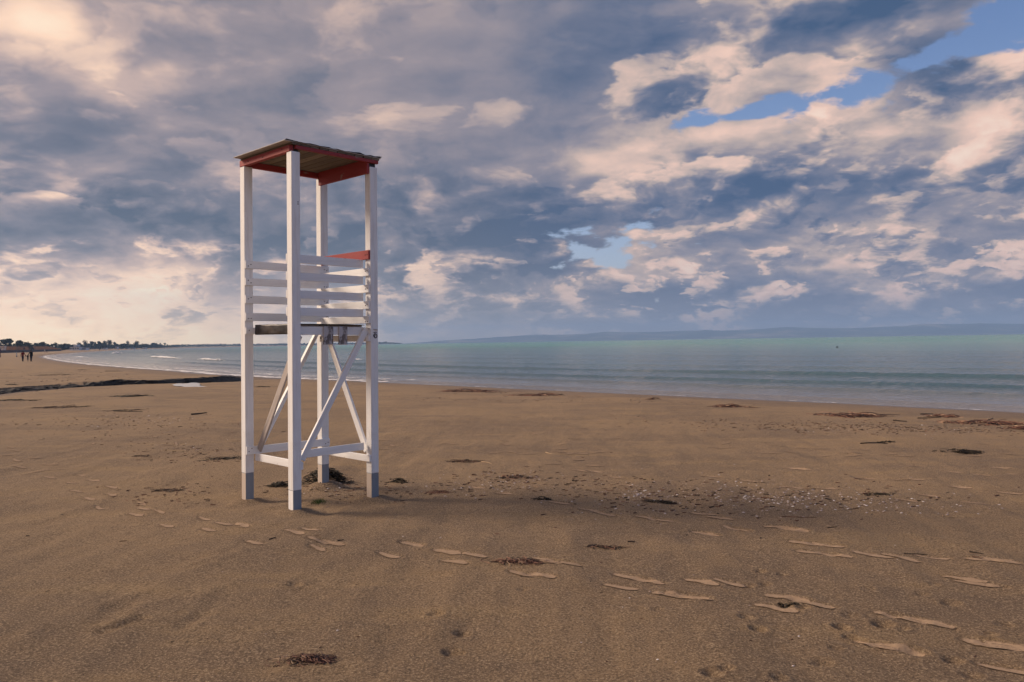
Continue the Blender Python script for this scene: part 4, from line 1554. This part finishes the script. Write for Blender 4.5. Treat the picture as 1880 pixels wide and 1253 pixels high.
def footprint(x, y, yaw, L=.30, foot=1, W=1.0):
    """shoe-shaped patch laid on the relief of the beach, its rim ragged and sunk under the crust"""
    nL, nW = 15, 7
    t = np.linspace(0, 1, nL)
    half = (0.036 + 0.020 * np.exp(-((t - .72) / .20) ** 2) + .006 * np.exp(-((t - .12) / .12) ** 2)) * np.sqrt(np.clip(np.sin(np.pi * np.clip(t, .012, .988)), 0, 1)) ** .55 * W
    half *= 1.12 * (1 + (RNG.random(nL) - .5) * .25)
    bend = .012 * np.sin(t * math.pi) * foot
    w = np.linspace(-1, 1, nW)
    T, Wg = np.meshgrid(t, w, indexing='ij')
    lx = (T - .5) * L + (RNG.random(T.shape) - .5) * .008
    ly = bend[:, None] + Wg * half[:, None] * (L / .30)
    c, s = math.cos(yaw), math.sin(yaw)
    X, Y = x + lx * c - ly * s, y + lx * s + ly * c
    rim = np.maximum(np.abs(Wg), np.abs(T * 2 - 1) ** 5)
    Z = height(X, Y) + (.006 if y < 10.5 else .007)
    o, _ = grid_obj('footprint', X, Y, Z, M_PALE, parent=beach)
    at = o.data.attributes.new('edge', 'FLOAT', 'POINT')
    at.data.foreach_set('value', (1 - rim).reshape(-1).astype(np.float32))
    return o


for f_ in FOOT:
    footprint(*f_)


# ------------------------------------------------------------------ washed-up weed, sticks, shells
def weed_mat(name, cols):
    m, nt = material(name)
    at = nt.new('ShaderNodeAttribute', attribute_name='tint')
    f = V(nt, at.outputs['Fac'])
    st = [(i / (len(cols) - 1), (*c, 1)) for i, c in enumerate(cols)]
    nt.put(nt.b.inputs['Base Color'], nt.ramp(f, st))
    nt.b.inputs['Roughness'].default_value = 0.7
    nt.b.inputs['Specular IOR Level'].default_value = 0.25
    return m


M_WEED = weed_mat('dry_seaweed', [(0.018, 0.014, 0.010), (0.035, 0.024, 0.016), (0.065, 0.038, 0.025), (0.13, 0.062, 0.040), (0.24, 0.15, 0.10)])
M_REDW = weed_mat('red_brown_wrack', [(0.03, 0.02, 0.016), (0.075, 0.036, 0.027), (0.135, 0.062, 0.043), (0.21, 0.105, 0.07), (0.38, 0.27, 0.18)])
M_BLACKW = weed_mat('black_seaweed', [(0.010, 0.009, 0.007), (0.016, 0.013, 0.009), (0.025, 0.019, 0.012), (0.05, 0.035, 0.02), (0.09, 0.06, 0.035)])


def strands(n, wx, wy, hmax, length, thick, seed, base):
    """loose curved strands lying over each other; coordinates relative to the clump's centre"""
    rng = random.Random(seed)
    st = []
    hubs = [(rng.uniform(-.75, .75), rng.uniform(-.45, .45), rng.uniform(.12, .34)) for _ in range(4)] + [(0, 0, .45)]
    while len(st) < n:
        hb0, hb1, hs = rng.choice(hubs)
        u, v = rng.gauss(hb0, hs), rng.gauss(hb1, hs * .9)
        if abs(u) < 1.1 and abs(v) < 1.1:
            st.append((u, v))
    sa = np.array(st)
    hb_ = height(base[0] + sa[:, 0] * wx, base[1] + sa[:, 1] * wy) - base[2]
    V_, F_, T_ = [], [], []
    for (u, v), b in zip(st, hb_):
        fall = max(0.0, 1 - u * u - v * v)
        x, y, z = u * wx, v * wy, hmax * fall * rng.uniform(0.05, 1.0)
        a = rng.gauss(0, .9) + (0 if rng.random() < .6 else 1.5)
        L = length * rng.uniform(.35, 1.25)
        sg = 4
        curve = rng.uniform(-.7, .7)
        pit = rng.uniform(-.25, .45)
        tint = min(1, max(0, rng.gauss(.45, .28)))
        th = thick * rng.uniform(.5, 1.5)
        for k in range(sg + 1):
            zz = max(z, .002) + float(b)
            i = len(V_)
            nx_, ny_ = -math.sin(a) * th, math.cos(a) * th
            V_ += [(x + nx_, y + ny_, zz), (x - nx_, y - ny_, zz + th * .2), (x, y, zz + th * 1.2)]
            T_ += [tint] * 3
            if k:
                F_ += [(i - 3, i - 2, i + 1, i), (i - 2, i - 1, i + 2, i + 1), (i - 1, i - 3, i, i + 2)]
            x += math.cos(a) * L / sg
            y += math.sin(a) * L / sg
            z += math.sin(pit) * L / sg * .6
            pit -= .25
            a += curve
    return V_, F_, T_


def clump(name, px, py, w_px, label, cat='seaweed', mat=None, n=140, hgt=.03, aspect=.35, group='clumps of washed-up weed on the sand', thick=.0030, length=None):
    p = ground(px, py)
    D_ = p.y
    wx = w_px / FPX * D_ / 2
    V_, F_, T_ = strands(n, wx, max(wx * aspect, .03), hgt, length or wx * .45, thick, int(px + py * 3), base=(p.x, p.y, p.z))
    o = make_obj(name, V_, F_, mat or M_WEED)
    at = o.data.attributes.new('tint', 'FLOAT', 'POINT')
    at.data.foreach_set('value', np.array(T_, np.float32))
    o.location = p
    return tag(o, label, cat, group)


clump('seaweed_clump', 542, 1213, 120, 'reddish brown weed clump lying nearest the viewer, bottom left of centre', n=230, hgt=.026, mat=M_REDW, aspect=.36, thick=.0022, length=.06)
clump('seaweed_clump', 955, 1032, 135, 'long dark weed clump lying across pale footprints right of the tower', n=260, hgt=.016, aspect=.22, mat=M_REDW, thick=.0022, length=.09)
clump('seaweed_clump', 1114, 1006, 84, 'thin dark line of weed beyond the long weed clump', n=60, hgt=.012, aspect=.12)
clump('seaweed_clump', 594, 886, 92, 'big black heap of seaweed piled round the far tower post', n=900, hgt=.17, mat=M_BLACKW, aspect=.62, thick=.005, length=.10)
clump('seaweed_clump', 514, 893, 46, 'small black heap of seaweed between the near and left tower posts', n=200, hgt=.05, mat=M_BLACKW, aspect=.5, thick=.0045, length=.08)
clump('seaweed_clump', 731, 886, 32, 'small black weed tuft just right of the right tower post', n=110, hgt=.05, mat=M_BLACKW, aspect=.4, thick=.004, length=.07)
clump('seaweed_clump', 408, 843, 84, 'flat dark weed strip against the left tower post', n=120, hgt=.02, aspect=.5, mat=M_BLACKW)
clump('seaweed_clump', 855, 848, 70, 'brown weed strip with a pale stalk right of the tower', n=110, hgt=.025, aspect=.35)
clump('seaweed_clump', 808, 904, 58, 'reddish weed patch beside the shadow of the tower', n=110, hgt=.02, aspect=.5, mat=M_REDW)
clump('seaweed_clump', 994, 918, 32, 'small black weed tuft in the shadow of the tower', n=80, hgt=.035, mat=M_BLACKW, aspect=.4)
clump('seaweed_clump', 950, 877, 58, 'purple brown weed patch among the shells', n=120, hgt=.02, aspect=.7)
clump('seaweed_clump', 1206, 922, 62, 'dark weed strip at the right edge of the shell patch', n=110, hgt=.02, aspect=.4, mat=M_BLACKW)
clump('seaweed_clump', 1759, 831, 78, 'loose black weed tuft lying alone at right on the open sand', n=170, hgt=.05, mat=M_BLACKW, aspect=.6, thick=.005)
clump('seaweed_clump', 310, 902, 60, 'scattered brown weed bits at left between the footprints', n=90, hgt=.016, aspect=.8)
clump('seaweed_clump', 1446, 1111, 40, 'dark curled leaf pressed into a footprint at lower right', n=36, hgt=.012, aspect=.25, mat=M_BLACKW, thick=.006)
clump('seaweed_clump', 260, 838, 34, 'small dark weed bit in the middle of the left sand', n=50, hgt=.02, aspect=.5)
clump('seaweed_clump', 228, 754, 60, 'dark weed streak below the stream at left', n=45, hgt=.025, aspect=.6, thick=.005, mat=M_WEED)
clump('seaweed_clump', 110, 749, 120, 'long dark weed streak at far left below the stream', n=80, hgt=.025, aspect=.7, thick=.005)
clump('seaweed_clump', 1625, 812, 30, 'little weed knot on the thin dark ridge at right', n=50, hgt=.03, aspect=.5, mat=M_BLACKW, thick=.005)
clump('seaweed_clump', 1606, 908, 60, 'flat dark weed strands at the end of the shell patch', n=60, hgt=.012, aspect=.5, mat=M_BLACKW)
for px, py, w, n, lab in ((152, 679.8, 26, 60, 'dark weed streak on the far sand right of the walking family'), (76, 689.5, 40, 70, 'thin dark weed streak below the walking family'),
                          (20, 707, 24, 60, 'black weed streak at the left edge above the stream'), (205, 681.5, 30, 60, 'dark weed streak by the foam left of the stream mouth'),
                          (238, 728.5, 80, 110, 'long thin dark weed line between stream and tower'), (110, 688, 30, 50, 'small dark weed streak in the middle of the far left sand'),
                          (30, 735.5, 70, 80, 'dark weed line at the left edge below the stream'), (478, 711, 30, 60, 'dark weed line seen between the left and near tower posts')):
    clump('seaweed_clump', px, py, w, lab, n=n, hgt=.03, aspect=.16, thick=.008, mat=M_BLACKW)
G2 = 'heaps in the line of wrack by the water'
for px, py, w, n, lab in ((1352, 747, 74, 150, 'red brown wrack heap left of the two big heaps by the water'), (1572, 763, 120, 260, 'widest red brown wrack heap by the water at right'),
                          (1727, 764, 60, 150, 'orange brown wrack heap right of the widest heap'), (1806, 777, 110, 200, 'long pale and red wrack heap near the right edge'),
                          (1868, 787, 60, 110, 'dark red wrack heap cut by the right edge'), (1200, 733, 24, 70, 'small dark wrack heap in the middle of the wet sand'),
                          (1000, 726, 120, 150, 'thin red brown wrack strip seen right of the tower'), (866, 718.5, 110, 220, 'thin dark wrack strip nearest the tower by the water')):
    clump('wrack_heap', px, py, w * 1.15, lab, 'wrack', M_REDW, int(n * .8), .06, .62, G2, .0075)

# driftwood sticks
M_STICK = simple_mat('driftwood', (0.17, 0.10, 0.07), 0.8, 0.3, 14.0)
M_PALEST = simple_mat('pale_driftwood', (0.42, 0.30, 0.19), 0.8, 0.2, 14.0)
M_BLKST = simple_mat('dark_driftwood', (0.03, 0.022, 0.018), 0.8, 0.2, 14.0)


def stick(px0, py0, px1, py1, r, mat, label):
    a, b = ground(px0, py0), ground(px1, py1)
    rng = random.Random(int(px0 * 3 + py0))
    pts = []
    for k in range(6):
        t = k / 5
        q = a.lerp(b, t)
        q = q + Vector((0, rng.uniform(-1, 1), 0)) * (b - a).length * .035
        q.z = gz(q.x, q.y) + r * .8
        pts.append(q - a)
    o = make_obj('driftwood_stick', *join([taper(p, q, r * (1 - .1 * k), r * (.9 - .1 * k), 6) for k, (p, q) in enumerate(zip(pts[:-1], pts[1:]))]), mat)
    o.location = a
    return tag(o, label, 'stick', 'sticks washed up on the sand')


stick(1608, 760, 1651, 759, .010, M_STICK, 'thin brown stick pointing right out of the widest wrack heap')
stick(1690, 759.2, 1713, 759.0, .014, M_BLKST, 'dark stick above the orange brown wrack heap')
stick(1685, 767, 1728, 765.5, .012, M_BLKST, 'dark long stick left of the orange brown wrack heap')
stick(1760, 772.5, 1835, 775.5, .014, M_PALEST, 'long pale stick lying on the wrack near the right edge')
stick(1815, 769.5, 1824, 766.8, .015, M_BLKST, 'short dark stick standing out above the pale stick')
stick(1640, 771.5, 1665, 774, .016, M_BLKST, 'thin dark stick below the widest wrack heap')
stick(884, 848, 903, 852.5, .006, M_PALEST, 'pale thin stalk right of the brown weed strip')
stick(1002, 831, 1013, 834, .007, M_PALEST, 'yellow short stalk on the open sand right of the tower')
stick(1780, 1014, 1806, 1018, .005, M_BLKST, 'dark short twig at lower right on pale sand')
stick(1785, 1022.5, 1806, 1025, .004, M_STICK, 'brown twig at the end of a footprint at lower right')
stick(1519, 969.5, 1537, 968, .004, M_BLKST, 'small black twig below the shell patch')
stick(1660, 1017, 1702, 1018.5, .004, M_BLKST, 'thin dark twig on a pale print at right')
stick(352, 762, 380, 759, .02, M_BLKST, 'dark stick left of the tower below the stream')
stick(208, 755.5, 262, 757, .016, M_BLKST, 'long thin dark stick at left below the stream')
stick(557, 925, 569, 926.5, .006, M_PALEST, 'small pale twig at the foot of the near tower post')
stick(1580, 815.5, 1630, 814.5, .010, M_BLKST, 'thin dark stick along the small sand ridge at right')
stick(1435, 949.5, 1500, 951, .005, M_STICK, 'thin brown straw below the shells')
stick(1730, 947, 1755, 950, .006, M_PALEST, 'pale straw right of the shell patch')
stick(494, 991.5, 507, 987, .005, M_BLKST, 'tiny black twig right of a footprint left of centre')

# tuft of green grass by the tower
M_GRASS = leaf_material('grass_blades', (0.05, 0.085, 0.02), (0.09, 0.13, 0.035))
p = ground(585, 922)
GV, GF = [], []
rg = random.Random(3)
for _ in range(220):
    x, y = rg.gauss(0, .040), rg.gauss(0, .05)
    a = rg.uniform(0, 6.28)
    h = rg.uniform(.015, .045)
    w = .0022
    i = len(GV)
    lx, ly = rg.gauss(0, .016), rg.gauss(0, .016)
    GV += [(x - w * math.cos(a), y - w * math.sin(a), -.003), (x + w * math.cos(a), y + w * math.sin(a), -.003), (x + lx, y + ly, h)]
    GF.append((i, i + 1, i + 2))
o = make_obj('grass_tuft', GV, GF, M_GRASS)
o.location = p
tag(o, 'small green grass tuft on the sand right of the near tower post', 'grass')

# shells
M_SHELL = weed_mat('sea_shell', [(0.10, 0.075, 0.065), (0.24, 0.18, 0.165), (0.36, 0.29, 0.275), (0.50, 0.43, 0.41), (0.70, 0.65, 0.63)])


def shell_geo(rng, r):
    """half of a clam: a ribbed, ragged-edged cup lying face down"""
    n = 8
    V_ = [(-.25 * r, 0, r * .42)]
    for k in range(n):
        a = k * 2 * math.pi / n
        e = r * (1 + rng.uniform(-.12, .12)) * (1.15 if abs(math.sin(a)) > .5 else .95)
        V_.append((e * .62 * math.cos(a), e * .70 * math.sin(a), r * .26))
    for k in range(n):
        a = k * 2 * math.pi / n
        e = r * (1 + rng.uniform(-.15, .15)) * (1.15 if abs(math.sin(a)) > .5 else .95)
        V_.append((e * math.cos(a), e * 1.1 * math.sin(a), -.002))
    F_ = [(0, 1 + k, 1 + (k + 1) % n) for k in range(n)] + [(1 + k, 1 + n + k, 1 + n + (k + 1) % n, 1 + (k + 1) % n) for k in range(n)]
    return V_, F_


rs = random.Random(99)
PATCH = [(945, 878, 95, 16, 95), (1160, 900, 140, 30, 200), (1430, 906, 150, 24, 260), (1560, 915, 170, 20, 130), (1350, 880, 120, 30, 60), (870, 890, 130, 22, 60),
         (1700, 915, 130, 18, 50), (330, 815, 100, 16, 60), (250, 768, 120, 10, 60), (640, 900, 90, 14, 30), (1172, 902, 26, 7, 34), (1640, 775, 200, 12, 120), (1300, 1060, 500, 150, 40), (300, 1080, 300, 120, 14)]
spots = []
for cx_, cy_, sx_, sy_, n in PATCH:
    for _ in range(n):
        px, py = rs.gauss(cx_, sx_ * .55), rs.gauss(cy_, sy_ * .55)
        if py > 715 and -10 < px < 1890 and py < 1250:
            spots.append((px, py))
info = []
for px, py in spots:
    q = ray(px, py)
    t = -EYE / q.z
    info.append((px, py, q.x * t, q.y * t, rs.uniform(.004, .0135) * (1.6 if q.y * t > 16 else (.55 if q.y * t < 6.2 else 1.0))))
ix = np.array([i[2] for i in info])
iy = np.array([i[3] for i in info])
iz = height(ix, iy)
order = sorted(range(len(info)), key=lambda k: -info[k][4] / info[k][3])
SV, SF, ST = [], [], []
SHELL_ME = []
for k in range(6):
    v, f = shell_geo(rs, 1.0)
    me = bpy.data.meshes.new('shell')
    me.from_pydata(v, [], f)
    me.materials.append(M_SHELL)
    at = me.attributes.new('tint', 'FLOAT', 'POINT')
    at.data.foreach_set('value', np.clip(np.array([.55 + k * .08] * len(v)) + RNG.normal(0, .05, len(v)), 0, 1).astype(np.float32))
    SHELL_ME.append(me)
for n_, k in enumerate(order):
    px, py, x, y, r = info[k]
    z = float(iz[k])
    if n_ < 120:
        o = bpy.data.objects.new('shell', SHELL_ME[n_ % 6])
        COL.objects.link(o)
        o.location = (x, y, z)
        o.scale = (r, r, r)
        o.rotation_euler = (rs.uniform(-.2, .2), rs.uniform(-.2, .2), rs.uniform(0, 6.28))
        tag(o, 'small pale broken sea shell lying loose on the brown sand', 'shell', 'larger shells on the sand')
    else:
        v, f = shell_geo(rs, r)
        a = rs.uniform(0, 6.28)
        c, s = math.cos(a), math.sin(a)
        i = len(SV)
        SV += [(x + c * q[0] - s * q[1], y + s * q[0] + c * q[1], z + q[2]) for q in v]
        SF += [tuple(j + i for j in q) for q in f]
        tt = min(1, max(0, rs.gauss(.5, .28)))
        ST += [tt] * len(v)
o = make_obj('shell_gravel', SV, SF, M_SHELL)
at = o.data.attributes.new('tint', 'FLOAT', 'POINT')
at.data.foreach_set('value', np.array(ST, np.float32))
tag(o, 'scatter of shell bits and small stones on the sand', kind='stuff')

# dark crumbs of weed and wood scattered over the sand
CV, CF, CT = [], [], []
rs = random.Random(123)
cr = []
for cx_, cy_, sx_, sy_, n in ((1600, 770, 340, 12, 620), (1000, 724, 260, 7, 160), (230, 775, 230, 22, 220), (350, 830, 120, 22, 160), (640, 895, 130, 16, 120), (950, 880, 160, 26, 170),
                              (1400, 905, 260, 30, 220), (1180, 900, 140, 30, 120), (300, 905, 90, 16, 70), (900, 1060, 900, 130, 60), (150, 690, 160, 14, 160)):
    for _ in range(n):
        px, py = rs.gauss(cx_, sx_ * .6), rs.gauss(cy_, sy_ * .6)
        if (py > 712 or px < 260 and py > 676) and py < 1250:
            q = ray(px, py)
            t = -EYE / q.z
            cr.append((q.x * t, q.y * t))
ca = np.array(cr)
cz = height(ca[:, 0], ca[:, 1])
for (x, y), z in zip(cr, cz):
    k_ = 2.2 if y > 28 else 1.1 if y > 14 else (.45 if y < 6.3 else 1)
    L = rs.uniform(.008, .035) * k_
    w = rs.uniform(.002, .007) * k_
    v, f = taper((x - L, y + rs.uniform(-1, 1) * L, z + w * .6), (x + L * rs.uniform(.3, 1), y + rs.uniform(-1, 1) * L, z + w), w, w * .6, 4)
    i = len(CV)
    CV += v
    CF += [tuple(j + i for j in q) for q in f]
    CT += [min(1, max(0, rs.gauss(.30, .28)))] * len(v)
o = make_obj('weed_crumbs', CV, CF, M_REDW)
at = o.data.attributes.new('tint', 'FLOAT', 'POINT')
at.data.foreach_set('value', np.array(CT, np.float32))
tag(o, 'dark crumbs of weed and wood scattered over the sand', kind='stuff')


# ------------------------------------------------------------------ air
hz_v = [(x, y, z) for z in (-6.0, 190.0) for x, y in ((-1310, -3700), (12500, -3700), (12500, 9600), (-1310, 9600))]
M_HAZE = bpy.data.materials.new('haze')
M_HAZE.use_nodes = True
nt = NT(M_HAZE.node_tree)
nt.n.clear()
ho = nt.new('ShaderNodeOutputMaterial')
pv = nt.new('ShaderNodeVolumePrincipled')
pv.inputs['Color'].default_value = (0.38, 0.61, 1.0, 1)
pv.inputs['Density'].default_value = 0.00019
pv.inputs['Anisotropy'].default_value = 0.0
nt.l.new(pv.outputs[0], ho.inputs['Volume'])
haze = make_obj('haze', hz_v, [(0, 3, 2, 1), (4, 5, 6, 7), (0, 1, 5, 4), (1, 2, 6, 5), (2, 3, 7, 6), (3, 0, 4, 7)], M_HAZE)
tag(haze, 'thin blue air over the bay', kind='stuff')
